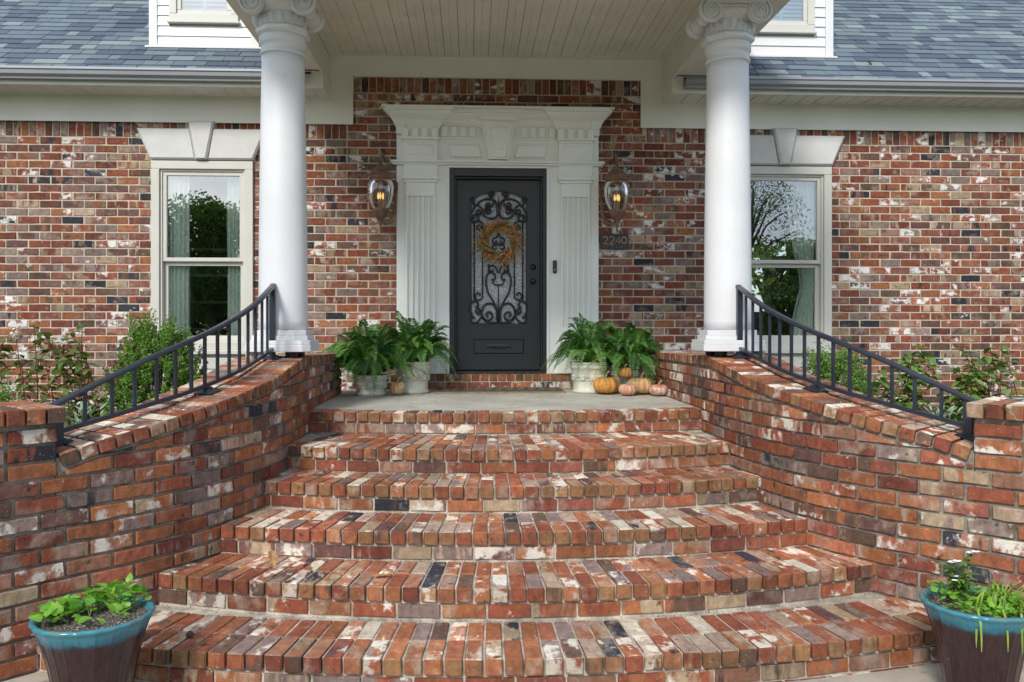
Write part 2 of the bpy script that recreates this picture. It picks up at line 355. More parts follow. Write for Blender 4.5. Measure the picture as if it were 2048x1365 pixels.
def teal_mat():
    m, t, b = newmat('teal_and_plum_glaze'); tc_ = t.nodes.new('ShaderNodeTexCoord'); p = tc_.outputs['Object']
    sx = t.nodes.new('ShaderNodeSeparateXYZ'); t.links.new(p, sx.inputs[0])
    h = math_(t, 'ADD', sx.outputs[2], math_(t, 'MULTIPLY', noise_(t, p, 14., 4, .6), .075))
    teal = mix_(t, noise_(t, p, 18., 4), (.03,.17,.24), (.06,.26,.30))
    plum = mix_(t, noise_(t, p, 12., 4), (.016,.006,.007), (.045,.018,.016))
    mp_ = t.nodes.new('ShaderNodeMapping'); mp_.inputs['Scale'].default_value = (20, 20, 1.5); t.links.new(p, mp_.inputs[0])
    plum = mix_(t, .35, plum, ramp_(t, noise_(t, mp_.outputs[0], 3., 3), [(.35, (.012,.006,.010)), (.65, (.055,.028,.028))]))
    blue = (.02, .07, .13)
    c = mix_(t, ramp_(t, h, [(.400, 0.), (.425, 1.)]), plum, blue); c = mix_(t, ramp_(t, h, [(.410, 0.), (.450, 1.)]), c, teal)
    rim = ramp_(t, math_(t, 'ADD', sx.outputs[2], math_(t, 'MULTIPLY', noise_(t, p, 9., 3), .02)), [(.455, 0.), (.470, 1.)])
    rimc = mix_(t, ramp_(t, noise_(t, p, 10., 4), [(.5, 0.), (.6, 1.)]), teal, (.20,.17,.08))
    c = mix_(t, rim, c, rimc)
    spk = math_(t, 'MULTIPLY', math_(t, 'SUBTRACT', noise_(t, p, 90., 2), .76), 20., clamp=True)
    c = mix_(t, spk, c, (.5,.48,.45))
    t.links.new(c, b.inputs['Base Color']); b.inputs['Roughness'].default_value = .18; b.inputs['Coat Weight'].default_value = .15
    bump_(t, b, noise_(t, p, 20., 3), .12, .004); return m
teal = teal_mat()

# ------------------------------------------------------------------ bricks
def brick(mb, fr, L_, H_, D_, mats=(0, 0), rr=0., b=.004, jit=.0016, header=False, shallow=True):
    """rough, chamfered brick; fr(u,v,w) maps length, height and depth (w=0 is the face) to the world"""
    us = [0, b, L_-b, L_] if header else [0, b, L_*.36, L_*.68, L_-b, L_]
    vs = [0, b, H_-b, H_]; ws = [0, D_] if shallow else [0, b, D_-b, D_]
    nu, nv, nw = len(us), len(vs), len(ws); ids = {}
    def vid(i, j, k):
        if (i, j, k) in ids: return ids[(i, j, k)]
        u, v, w = us[i], vs[j], ws[k]
        eu = i in (0, nu-1); ev = j in (0, nv-1); ew = (k == 0) or (not shallow and k == nw-1)
        n = eu+ev+ew
        if n >= 2:
            q = b*(.42 if n == 2 else .6)
            if eu: u += q if i == 0 else -q
            if ev: v += q if j == 0 else -q
            if ew: w += q if k == 0 else -q
        u += R.uniform(-jit, jit); v += R.uniform(-jit, jit); w += R.uniform(-jit, jit)*.7
        ids[(i, j, k)] = len(mb.v); mb.v.append(tuple(fr(u, v, w))); return ids[(i, j, k)]
    def q(a, b_, c, d, m): mb.face((a, b_, c, d), m, rr)
    for i in range(nu-1):
        for j in range(nv-1): q(vid(i, j, 0), vid(i+1, j, 0), vid(i+1, j+1, 0), vid(i, j+1, 0), mats[0])
    for k in range(nw-1):
        for i in range(nu-1):
            q(vid(i, nv-1, k), vid(i+1, nv-1, k), vid(i+1, nv-1, k+1), vid(i, nv-1, k+1), mats[1])
            if shallow: q(vid(i, 0, k+1), vid(i+1, 0, k+1), vid(i+1, 0, k), vid(i, 0, k), mats[0])
        for j in range(nv-1):
            q(vid(0, j, k+1), vid(0, j, k), vid(0, j+1, k), vid(0, j+1, k+1), mats[0])
            q(vid(nu-1, j, k), vid(nu-1, j, k+1), vid(nu-1, j+1, k+1), vid(nu-1, j+1, k), mats[0])
class Masonry:
    """the first `limit` bricks become parts named brick, the others one joined part"""
    def __init__(s, parent, mats, limit=300): s.p = parent; s.mats = mats; s.n = limit; s.rest = MB()
    def add(s, fr, *a, name='brick', **k):
        rr = R.random()*.97+.01
        if s.n > 0:
            s.n -= 1; mb = MB(); brick(mb, fr, *a, rr=0., **k); c = fr(a[0]/2, a[1]/2, .05)
            o = mb.build(name, s.mats, s.p, origin=tuple(c)); return o
        brick(s.rest, fr, *a, rr=rr, **k)
    def finish(s, name='brickwork'):
        if s.rest.f: tag(s.rest.build(name, s.mats, s.p), None, kind='stuff')

RISE = .17; CW = .0928      # rise of a step, pitch of brick ends
# ------------------------------------------------------------------ ground
g = MB(); g.quad((-60, -60, -1.035), (60, -60, -1.035), (60, 12, -1.035), (-60, 12, -1.035)); lawn = plain('lawn', (.06,.10,.03), .9, var=.4, scale=8, bump=.6, bscale=30)
tag(g.build('lawn', lawn), None, kind='structure')
g = MB(); g.box(-5.5, 5.5, -14, -3.2, -1.10, -1.028)
for i in range(-3, 4): pass
tag(g.build('walkway', walkm), None, kind='structure')
# ------------------------------------------------------------------ plan of the curved side walls
PP = [(1.57,-.67),(1.57,-1.7),(1.57,-2.6),(1.585,-3.05),(1.645,-3.47),(1.78,-3.95),(1.98,-4.30),(2.20,-4.57),(2.42,-4.80),(2.8,-5.2),(3.4,-5.8)]
def crom(P, n=24):
    P = [Vector(p) for p in P]; E = [P[0]*2-P[1]]+P+[P[-1]*2-P[-2]]; Q = []
    for i in range(1, len(E)-2):
        a, b, c, d = E[i-1:i+3]
        for k in range(n):
            t = k/n; Q.append(.5*((2*b)+(c-a)*t+(2*a-5*b+4*c-d)*t*t+(3*b-a-3*c+d)*t**3))
    Q.append(P[-1]); return Q
class Path:
    def __init__(s, P, n=24):
        s.q = crom(P, n); s.s = [0.]
        for a, b in zip(s.q, s.q[1:]): s.s.append(s.s[-1]+(b-a).length)
        s.len = s.s[-1]
    def at(s, t):
        import bisect
        i = min(max(bisect.bisect_right(s.s, t)-1, 0), len(s.q)-2)
        k = (t-s.s[i])/(s.s[i+1]-s.s[i]); p = s.q[i].lerp(s.q[i+1], k)
        i0 = max(i-1, 0); i1 = min(i+2, len(s.q)-1); T = (s.q[i1]-s.q[i0]).normalized()
        return p, T
SP = Path(PP)
CAPP = [(-1,.415),(0,.415),(1.0,.425),(1.85,.432),(2.02,.42),(2.2,.40),(2.4,.370),(2.6,.33),(2.95,.28),(3.26,.236),(3.44,.205),(3.65,.165),(3.83,.13),(3.97,.108),(4.13,.07),(4.3,.022),(4.6,-.06),(6,-.5)]
def interp(tab, x):
    for (a, ya), (b, yb) in zip(tab, tab[1:]):
        if x <= b: return ya+(yb-ya)*(x-a)/(b-a)
    return tab[-1][1]
def cap_z(s): return (interp(CAPP, s-.06)+interp(CAPP, s)+interp(CAPP, s+.06))/3
def wall_pt(side, s, off=0., z=0.):
    p, T = SP.at(s); N = Vector((-T.y, T.x))          # outward from the stairs for the right wall
    return Vector((side*(p.x+N.x*off), p.y+N.y*off, z))
PIER0, PIER1 = 4.28, 5.60; WT = .54; PTOP = .268; HP = .080
HC = .072
for side, word in ((-1, 'left'), (1, 'right')):
    rootp = wall_pt(side, 2.5, .27, -1.05)
    sw = thing('brick_side_wall', rootp, ('curving brick wall with a dark rail on the left of the steps, ending beside the pot of trailing green leaves' if side < 0 else
               'curving brick wall with a dark rail on the right of the steps, ending beside the pot with white flowers'), 'wall', 'curving brick walls beside the steps')
    body = MB(); ins = .012
    rings = []
    s = 0.
    ss = [PIER0*i/60 for i in range(61)]
    for s in ss:
        z = cap_z(s)-.014
        rings.append([wall_pt(side, s, ins, -1.12), wall_pt(side, s, ins, z-.004), wall_pt(side, s, WT-ins, z-.004), wall_pt(side, s, WT-ins, -1.12)])
    body.loft(rings)
    rings = []
    for i in range(17):
        s = PIER0+.004+(PIER1-PIER0-.008)*i/16
        rings.append([wall_pt(side, s, ins, -1.12), wall_pt(side, s, ins, PTOP-.012), wall_pt(side, s, WT+.06, PTOP-.012), wall_pt(side, s, WT+.06, -1.12)])
    body.loft(rings)
    body.build('mortar_bed', mortar_stair, sw)
    jobs = []
    CH = .085
    k0 = -13
    # courses
    for k in range(k0, 5):
        z0 = k*CH+.0075; z1 = (k+1)*CH-.0065
        s = 0.0 + (.118 if k % 2 else 0.) - .118
        while s < PIER1+.02:
            a = max(s, 0.0); e = min(s+.236-.0145, PIER1)
            if a < PIER0 < e+.02 and z1 > cap_z(PIER0)-HC-.03: e = PIER0-.004; s = PIER0+.001
            else: s += .236
            if e-a < .025: continue
            inpier = (a+e)/2 > PIER0
            if not inpier and cap_z(e)-HC-.024-z0 < .006 and cap_z(a)-HC-.024-z0 < .006: continue
            if inpier and z0 > PTOP-HP-.03: continue
            lim = (lambda q: PTOP-HP-.006) if inpier else (lambda q: cap_z(q)-HC-.022)
            def fr(u, v, w, a=a, z0=z0, z1=z1, lim=lim, k=k):
                q = a+u; top = min(z1, lim(q)); t = v/(z1-z0); top = max(top, z0+.004)
                return wall_pt(side, q, w-.004, z0+(top-z0)*t)
            # visible from the steps only above the treads
            p, _ = SP.at(e); yy_ = p.y
            vis = z1 > (0. if yy_ > -2.28 else -.17 if yy_ > -2.98 else -.34 if yy_ > -3.4 else -.51 if yy_ > -3.9 else -.68 if yy_ > -4.3 else -1.03)
            p, _ = SP.at((a+e)/2)
            if vis and z1 > -1.04: jobs.append(('c', -p.y, fr, (e-a, z1-z0, .018), {'jit': .0032, 'b': .006}))
    # sloping cap: two rows of brick ends
    n = int((PIER0-.01)/CW); pit = (PIER0-.004)/n
    for i in range(n):
        for row in (0, 1):
            a = i*pit+.006; wdt = pit-.011
            a2 = a + (R.uniform(-.004, .004) if row else 0)
            dep = .262 if row == 0 else .262
            o0 = -.013 if row == 0 else .262
            zc = cap_z(a+wdt/2); sl = (cap_z(a+wdt)-cap_z(a))/wdt
            lift = R.uniform(-.0015, .0015)
            def fr(u, v, w, a=a2, o0=o0, zc=zc, sl=sl, wdt=wdt, lift=lift):
                du = u-wdt/2; dv = v-HC; ln = math.sqrt(1+sl*sl)
                q = a+wdt/2+du/ln*1.0 - dv*sl/ln
                return wall_pt(side, q, o0+w, zc+du*sl/ln+dv/ln+lift)
            p, _ = SP.at(a)
            jobs.append(('h', -p.y+(1 if row == 0 else 0), fr, (wdt, HC, dep-.01), {'header': True, 'shallow': False, 'mats': (2, 1), 'b': .006, 'jit': .0022}))
    # pier cap: brick ends standing proud
    n = int((PIER1-PIER0+.05)/CW)
    for i in range(n+1):
        for row in (0, 1):
            a = PIER0-.03+i*CW; wdt = CW-.011
            if i == 0: a += 0
            o0 = -.035 if row == 0 else .262
            lift = R.uniform(-.002, .002)
            def fr(u, v, w, a=a, o0=o0, lift=lift): return wall_pt(side, a+u, o0+w, PTOP-HP+v+lift)
            jobs.append(('h', 9, fr, (wdt, HP, .29 if row == 0 else .262), {'header': True, 'shallow': False, 'mats': (2, 1), 'b': .006, 'jit': .0025}))
    jobs.sort(key=lambda j: -j[1])
    M_ = Masonry(sw, [side_brick, top_brick, end_brick], 300)
    for _, _, fr, a, k in jobs: M_.add(fr, *a, **k)
    M_.n = 0
    for k in range(-4, 5):        # garden side of the wall
        z0 = k*CH+.0075; z1 = (k+1)*CH-.0065; s = (.118 if k % 2 else 0.)
        while s+.22 < PIER1:
            top = (PTOP-HP if s > PIER0 else cap_z(s+.22)-HC)-.012
            if top > z0+.02:
                of = WT+.064 if s > PIER0 else WT+.002
                M_.add(lambda u, v, w, s=s, z0=z0, of=of: wall_pt(side, s+u, of-w, z0+v), .2215, min(z1, top)-z0, .018, jit=.003, b=.006)
            s += .236
    for k in range(-13, 3):       # far end of the pier
        z0 = k*CH+.0075; z1 = min((k+1)*CH-.0065, PTOP-HP-.006); o_ = (.118 if k % 2 else 0.)
        for q in range(-1, 3):
            a = max(o_+q*.236, .004); e = min(o_+q*.236+.2215, WT+.056)
            if e-a < .04 or z1-z0 < .02: continue
            M_.add(lambda u, v, w, a=a, z0=z0: wall_pt(side, PIER1+.006-w, a+u, z0+v), e-a, z1-z0, .014, jit=.003, b=.006)
    M_.finish()

for sx in (-1, 1):
    g = MB(); rows = []
    for j in range(31):
        q = wall_pt(sx, 4.9*j/30, WT-.08 if j < 27 else WT+.0); r0 = []
        for i in range(15):
            x = q.x+(sx*9.5-q.x)*(i/14)**1.6; zz = -.20-.03*j/30-.02*(i > 0)+.035*mnoise.noise(Vector((x*2, q.y*2, sx)))
            r0.append((x, q.y if i else q.y, zz))
        rows.append(r0)
    rows = [[(x, -.005 if k_ == 0 else y, z) for x, y, z in r0] for k_, r0 in enumerate([rows[0]]+rows)]
    g.loft(rows, closed=False, cap=False); g.loft([rows[-1], [(x, y, -1.1) for x, y, z in rows[-1]]], closed=False, cap=False)
    tag(g.build('garden_bed', soil, smooth=True), None, kind='structure')

# ------------------------------------------------------------------ steps
YF = [(-2.53, .077), (-3.31, .107), (-3.735, .095), (-4.215, .078), (-4.70, .087), (-5.20, .066)]
st = thing('front_steps', (0, -3.8, -1.03), 'wide bowed brick steps rising to the concrete porch landing before the front door', 'steps')
def arc_front(k, x): return YF[k][0]+YF[k][1]*x*x
def wall_x(y):
    best = 1.57
    for q in SP.q:
        if q.y >= y: best = q.x
    return best
XE = []
for k in range(6):
    x = 1.5
    while x < 3 and x < wall_x(arc_front(k, x)): x += .01
    XE.append(x)
def arc_frame(k, x):
    dy = 2*YF[k][1]*x; T = Vector((1, dy, 0)).normalized(); N = Vector((-T.y, T.x, 0))
    return Vector((x, arc_front(k, x), 0)), T, N
jobs = []
for k in range(6):
    zt = -k*RISE; ztb = zt-RISE-.05
    xe = XE[k]+.08; n = 48
    rings = []; back = arc_front(k-1, 0)+.35 if k else -.06
    for i in range(n+1):
        x = -xe+2*xe*i/n; y = arc_front(k, x)+.026; yb = (arc_front(k-1, x)+.15) if k else -.06
        if k and abs(x) > XE[k-1]: yb = max(arc_front(k-1, XE[k-1])+.15, y+.1)
        zz = zt-.009
        rings.append([(x, y, ztb), (x, y, zz), (x, yb, zz), (x, yb, ztb)])
    b_ = MB(); b_.loft(rings); b_.build('step', mortar_tread, st)
    # length parameter along the arc
    xs = [-xe+2*xe*i/400 for i in range(401)]; S = [0.]
    for a, b in zip(xs, xs[1:]): S.append(S[-1]+math.hypot(b-a, arc_front(k, b)-arc_front(k, a)))
    def x_at(s, xs=xs, S=S):
        import bisect
        i = min(max(bisect.bisect_right(S, s)-1, 0), len(S)-2); return xs[i]+(xs[i+1]-xs[i])*(s-S[i])/(S[i+1]-S[i])
    tot = S[-1]; nh = int(tot/CW); pit = tot/nh
    rows = {0: 1, 1: 3, 2: 2, 3: 2, 4: 2, 5: 2}[k]; rl = .245 if k != 1 else .262
    for row in range(rows):
        for i in range(nh):
            sc_ = (i+.5)*pit; x = x_at(sc_)
            if row and k and abs(x) > XE[k]+.0: 
                if k < 5: continue
            p, T, N = arc_frame(k, x)
            p = p - T*(pit-.011)/2 + N*(row*rl)
            kk = 1.0 if row == 0 else 1.0 - row*rl*2*YF[k][1]*.9
            wd = (pit-.0125)*kk + R.uniform(-.002, .002); p = p+T*((pit-.011)-wd)/2
            lift = R.uniform(-.0018, .0018); tilt = R.uniform(-.012, .012); yj = R.uniform(-.003, .003)
            def fr(u, v, w, p=p, T=T, N=N, zt=zt, lift=lift, tilt=tilt, wd=wd, yj=yj): return p+T*(u+w*tilt)+N*(w+yj)+Vector((0, 0, zt-.078+v+lift))
            if k == 0 and row == 0: fl = .19
            else: fl = rl-.010
            jobs.append((k*10-row*.5+5, fr, (wd, .078, fl), {'header': True, 'shallow': False, 'mats': (2, 1) if row == 0 else (1, 1), 'b': .006, 'jit': .0022}))
    # stretcher course under the brick ends
    ns = int(tot/.236)+1
    for c in range(2 if k == 5 else 1):
        for i in range(-1, ns):
            s0 = i*.236+(.07*k % .236)+.118*c; s1 = s0+.224
            s0 = max(s0, 0); s1 = min(s1, tot)
            if s1-s0 < .03: continue
            ztop = zt-.092-c*.083; hh = .070
            if c: hh = .06
            def fr(u, v, w, s0=s0, ztop=ztop, k=k, hh=hh, x_at=x_at):
                x = x_at(s0+u); p, T, N = arc_frame(k, x); return p+N*(w+.014)+Vector((0, 0, ztop-hh+v))
            jobs.append((k*10+4, fr, (s1-s0, hh, .016), {'mats': (0, 0), 'jit': .0026}))
jobs.sort(key=lambda j: -j[0])
M_ = Masonry(st, [side_brick, top_brick, end_brick], 300)
for _, fr, a, k in jobs: M_.add(fr, *a, **k)
M_.finish()
b_ = MB(); rings = []
for i in range(41):
    x = -1.59+3.18*i/40; y = arc_front(0, x)+.19
    rings.append([(x, y, -.1), (x, y, .0), (x, -.03, .0), (x, -.03, -.1)])
b_.loft(rings); b_.build('landing', concrete, st)
for sx in (-1, 1):   # landing goes on behind the side walls' ends
    b_ = MB(); b_.box(min(sx*1.58, sx*2.2), max(sx*1.58, sx*2.2), -.70, -.03, -.6, -.001); b_.build('landing_return', concrete, st)

# ------------------------------------------------------------------ house
house = thing('house', (0, .3, -1.03), 'brick house front with grey shingle roof, white trim and a columned porch', 'house')
WX0, WX1 = -6.4, 6.6
WIN = {-1: (-3.645, -2.59), 1: (2.59, 3.645)}
WZ0, WZ1 = .44, 2.41
DX = 1.08
w = MB()
def wallbox(x0, x1, z0, z1): w.box(x0, x1, 0.0, .24, z0, z1)
wallbox(WX0, WIN[-1][0], -1.1, 2.9); wallbox(WIN[-1][1], -.58, -1.1, 2.9); wallbox(.58, WIN[1][0], -1.1, 2.9); wallbox(WIN[1][1], WX1, -1.1, 2.9)
for s_ in (-1, 1):
    wallbox(WIN[s_][0], WIN[s_][1], -1.1, WZ0-.06); wallbox(WIN[s_][0], WIN[s_][1], WZ1, 2.9)
wallbox(-.58, .58, -1.1, .16); wallbox(-.58, .58, 2.40, 2.9)
w.box(-2.3, 2.3, 0.0, .24, 2.9, 3.6)
w.build('wall', mortar_wall, house)
# wall bricks
BL, BH = .228, .0835
FZ0 = 2.825       # underside of the frieze
def blocked(x0, x1, z0, z1):
    """True if hidden by the surround or a window"""
    if x1 > -DX+.01 and x0 < DX-.01 and z1 < 2.93 and x0 > -DX-.02 and x1 < DX+.02: return True
    return False
wjobs = []
SOLD = .165
k = 0; z = -.30
courses = []
zt = FZ0-.0-SOLD-.0
k = 0
while zt-k*BH > -.4:
    courses.append((zt-(k+1)*BH+.0068, zt-k*BH-.0068, k)); k += 1
up = []
zt2 = 3.325-.16; k2 = 1
while zt2-k2*BH > FZ0-SOLD-.02: k2 += 1
def cuts(x0, x1, z0, z1):
    """pieces of a course brick left once windows, lintels and surround are taken out"""
    segs = [(x0, x1)]
    def sub(a, b):
        nonlocal segs
        o = []
        for p, q in segs:
            if q <= a or p >= b: o.append((p, q))
            else:
                if p < a: o.append((p, a))
                if q > b: o.append((b, q))
        segs = o
    if z0 < 2.93: sub(-DX+.015, DX-.015)
    for s_ in (-1, 1):
        if z1 > WZ0-.27 and z0 < WZ1: sub(WIN[s_][0]-.002, WIN[s_][1]+.002)
        if z1 > WZ1+.0 and z0 < 2.82:
            t = min(max(((z0+z1)/2-WZ1)/.35, 0), 1); sub(WIN[s_][0]-.01-.12*t, WIN[s_][1]+.01+.12*t)
    return [(a, b) for a, b in segs if b-a > .03]
for z0, z1, k in courses:
    x = -6.4+(BL/2 if k % 2 else 0)
    while x < 6.45:
        xj = R.uniform(-.003, .003)
        for a, b in cuts(x+.0068+xj, x+BL-.0068+xj, z0, z1):
            if abs(a) < 1.57 and abs(b) < 1.57 and z1 < 0.0: continue
            wjobs.append((a, b, z0, z1))
        x += BL
# porch part above
z = zt
for k in range(0, 6):
    z0 = zt+k*BH+.0055; z1 = zt+(k+1)*BH-.0055
    if z1 > 3.165: break
    x = -1.62+(0 if k % 2 else BL/2)-BL
    while x < 1.7:
        for a, b in cuts(x+.0055, x+BL-.0055, z0, z1):
            a = max(a, -1.6); b = min(b, 1.6)
            if b-a > .03: wjobs.append((a, b, z0, z1))
        x += BL
ztop = zt+6*BH
sold = []
x = -6.2
while x < 6.3:
    if abs(x+.04) > 1.585:
        inl = any(WIN[s_][0]-.14 < x+.04 < WIN[s_][1]+.14 for s_ in (-1, 1))
        ink = any(abs(x+.04-(WIN[s_][0]+WIN[s_][1])/2) < .15 for s_ in (-1, 1))
        if not ink: sold.append((x+.005, x+.0755, (2.745 if inl else FZ0-SOLD+.006), FZ0+.02))
    x += .0805
x = -1.62
while x < 1.6:
    sold.append((max(x+.005, -1.6), min(x+.0755, 1.6), ztop+.0055, 3.35)); x += .0805
def vis_key(j):
    a, b, z0, z1 = j; xm = (a+b)/2; zm = (z0+z1)/2
    s_ = 0
    if zm < .45 and 1.4 < abs(xm) < 2.6: s_ += 30
    if zm < .15: s_ += 50
    if abs(xm) > 5.3: s_ += 40
    if 1.55 < -xm < 2.7: s_ += 1
    return s_ + (0 if b-a > .2 else 20) + xm*.6 + abs(zm-.9)*.2
wjobs = [j for j in wjobs if -6.4 < j[1] and j[0] < 6.6]
wjobs.sort(key=vis_key)
variants = []
for i in range(14):
    mb = MB(); brick(mb, lambda u, v, w_: Vector((u, w_, v)), BL-.0136, BH-.0136, .0085, jit=.0026, b=.0045)
    me = mb.build('brick_shape', [wall_brick]).data; variants.append(me)
for o in [o for o in bpy.data.objects if o.name.startswith('brick_shape')]: bpy.data.objects.remove(o)
cnt = 0; rest = MB(); hb = BASE[house.name]
for a, b, z0, z1 in wjobs:
    full = abs((b-a)-(BL-.0136)) < .004; yj = R.uniform(-.0022, .0012)-.0065
    if full and cnt < 300:
        o = bpy.data.objects.new('brick', R.choice(variants)); col.objects.link(o); o.location = (a, yj, z0); attach(o, house); cnt += 1
    else:
        brick(rest, lambda u, v, w_, a=a, z0=z0, yj=yj: Vector((a+u, yj+w_, z0+v)), b-a, z1-z0, .0075, jit=.002, rr=R.random()*.97+.01)
for a, b, z0, z1 in sold:
    if b-a < .02: continue
    yj = -.0065
    brick(rest, lambda u, v, w_, a=a, z0=z0, yj=yj: Vector((a+u, yj+w_, z0+v)), b-a, z1-z0, .0075, jit=.002, rr=R.random()*.97+.01, header=True)
tag(rest.build('brickwork', wall_brick, house), None, kind='stuff')
# threshold course under the door
M_ = Masonry(house, [side_brick, top_brick, end_brick], 0)
x = -1.03
b_ = MB(); b_.box(-1.04, 1.04, -.085, .2, -.02, .158); b_.build('threshold', mortar_tread, house)
while x < 1.0:
    M_.n = 1
    M_.add(lambda u, v, w_, x=x: Vector((x+u, -.095+w_, .088+v)), .082, .076, .12, header=True, shallow=False, mats=(2, 2), b=.005); x += .0935
x = -1.03
while x < 1.0:
    M_.n = 1; L1 = min(.225, 1.035-x)
    if L1 > .04: M_.add(lambda u, v, w_, x=x: Vector((x+u, -.092+w_, .006+v)), L1, .070, .012, mats=(0, 0))
    x += .236

# trim -----------------------------------------------------------
CZ = 3.55
fz = MB()
EX = 1.795
fz.box(-6.4, -1.565, -.03, -.003, FZ0, 3.09); fz.box(1.565, 6.6, -.03, -.003, FZ0, 3.09)
fz.box(-EX-.4, -1.565, -.03, -.003, 3.09, CZ+.05); fz.box(1.565, EX+.4, -.03, -.003, 3.09, CZ+.05)
fz.box(-1.565, 1.565, -.03, -.003, 3.325, CZ+.05)
o = fz.build('frieze', cream, house)
fm = MB()
fm.box(-6.4, -1.54, -.042, -.031, FZ0-.012, FZ0+.014); fm.box(1.54, 6.6, -.042, -.031, FZ0-.012, FZ0+.014)
fm.box(-1.566, -1.54, -.042, -.031, FZ0+.014, 3.325-.0); fm.box(1.54, 1.566, -.042, -.031, FZ0+.014, 3.325-.0)
fm.box(-1.566, 1.566, -.042, -.031, 3.3255, 3.350)
fm.build('frieze_moulding', cream, house)
for sx, x0, x1 in ((-1, -6.4, -EX), (1, EX, 6.6)):
    sf = MB(); sf.box(x0, x1, -.44, -.0, 3.100, 3.112); so_ = sf.build('soffit', cream, house)
    x = x0; mbs = MB()
    while x < x1-.01:
        e = min(x+.176, x1); pb = MB(); pb.box(x+.003, e-.003, -.425, -.03, 3.088, 3.0999)
        pb.box(x+.003, x+.012, -.425, -.03, 3.083, 3.0879)
        p_ = pb.build('plank', ceil_m if False else cream, so_); x += .18
    fa = MB(); fa.box(x0, x1, -.455, -.441, 3.075, 3.25); fa.box(x0, x1, -.462, -.4555, 3.075, 3.10); fa.build('fascia', cream, house)
    # gutter, K profile
    ge0, ge1 = (x0, -1.98) if sx < 0 else (1.90, x1)
    sec = [(-.462, 3.115), (-.53, 3.115), (-.535, 3.13), (-.565, 3.155), (-.572, 3.19), (-.585, 3.20), (-.585, 3.222), (-.575, 3.222), (-.573, 3.206), (-.55, 3.165), (-.525, 3.13), (-.468, 3.13), (-.468, 3.235), (-.462, 3.235)]
    gm = MB(); gm.loft([[(ge0, y, z) for y, z in sec], [(ge1, y, z) for y, z in sec]]); gm.build('gutter', alum, house)
    # end return of the eave beside the porch
    xr = sx*EX
    er = MB(); er.box(min(xr, xr-sx*.012), max(xr, xr-sx*.012), -.455, -.032, 3.075, 3.26); er.build('eave_return', cream, house)

# porch ceiling and beams
pc = MB(); pc.box(-EX-.3, EX+.3, -3.2, .0, CZ+.012, CZ+.06); pco = pc.build('porch_ceiling', dark, house)
x = -EX; i = 0
while x < EX-.01:
    e = min(x+.1495, EX)
    pb = MB(); pb.box(x+.0015, x+.0725, -3.2, -.031, CZ, CZ+.0115); pb.box(x+.0755, e+.0015, -3.2, -.031, CZ, CZ+.0115)
    pb.box(x+.0727, x+.0753, -3.2, -.031, CZ+.0025, CZ+.0112); pb.build('plank', ceil_m, pco, bev=.0018); x += .1535
for sx in (-1, 1):
    bm = MB(); xa, xb = sorted((sx*(EX+.012), sx*(EX+.40)))
    bm.box(xa, xb, -3.2, -.032 if False else -.60, 3.235, CZ+.4)
    bm.box(*sorted((sx*(EX+.012), sx*(EX+.2))), -.60, -.032, 3.265, CZ+.05)
    bo = bm.build('porch_beam', cream, house)
    un = MB(); un.box(*sorted((sx*(EX-.0), sx*(EX+.41))), -3.2, -.61, 3.218, 3.2345); un.build('beam_soffit', cream, bo, bev=.003)
    y = -3.19
    bp = MB()
    while y < -.05:
        bp.box(*sorted((sx*(EX-.001), sx*(EX+.0115))), y+.003, min(y+.047, -.035), 3.252, CZ-.003); y += .05
    bp.build('beadboard', cream, bo, bev=.002)
    ed = MB(); ed.box(*sorted((sx*(EX-.014), sx*(EX+.0115))), -3.2, -.035, 3.225, 3.251); ed.build('beam_edging', cream, bo, bev=.003)
hb_ = MB(); hb_.box(-EX-.41, EX+.41, -3.62, -3.205, 3.218, CZ+.5); hb_.build('front_beam', cream, house)
pr = MB(); pr.prism([(-2.6, CZ+.42), (2.6, CZ+.42), (0, 5.6)], -3.7, 3.0); pr.build('porch_roof', shingm, house)

# roof with shingles
PH = rad(37.5); ct, snn = math.cos(PH), math.sin(PH)
roofs = {}
for x0, x1 in ((-8.4, -1.9), (1.9, 9.2)):
    rf = MB(); rf.quad((x0, -.5, 3.205), (x1, -.5, 3.205), (x1, -.5+6*ct, 3.205+6*snn), (x0, -.5+6*ct, 3.205+6*snn))
    roofs[x0 > 0] = rf.build('roof', dark, house)
tab = MB(); tab.loft([[(0, 0, 0), (1, 0, 0), (1, 0, .013), (0, 0, .013)], [(0, .16, 0), (1, .16, 0), (1, .16, .002), (0, .16, .002)]]); tabme = tab.build('tabshape', shingm).data
bpy.data.objects.remove(bpy.data.objects['tabshape'])
DYF = .05     # dormer front
tabs = []
for i in range(26):
    sl = i*.140
    for x0, x1 in ((-8.3, -1.95), (1.92, 9.1)):
        x = x0+R.uniform(0, .25)
        while x < x1:
            wd = R.choice((.11, .15, .19, .22, .27, .33)); xm = x+wd/2; y = -.5+sl*ct
            if x+wd > x1: break
            if not (2.58 < abs(xm) < 3.66 and y > DYF+.02) and not (abs(xm) < 2.6 and y > .6):
                tabs.append((sl, x, wd))
            x += wd
tabs.sort(key=lambda q: (q[0] > 1.9) * 10 + abs(q[1]+0)*.2 + q[0]*.4)
rests = {False: MB(), True: MB()}; cnt = 0
rot = Matrix.Rotation(PH, 3, 'X')
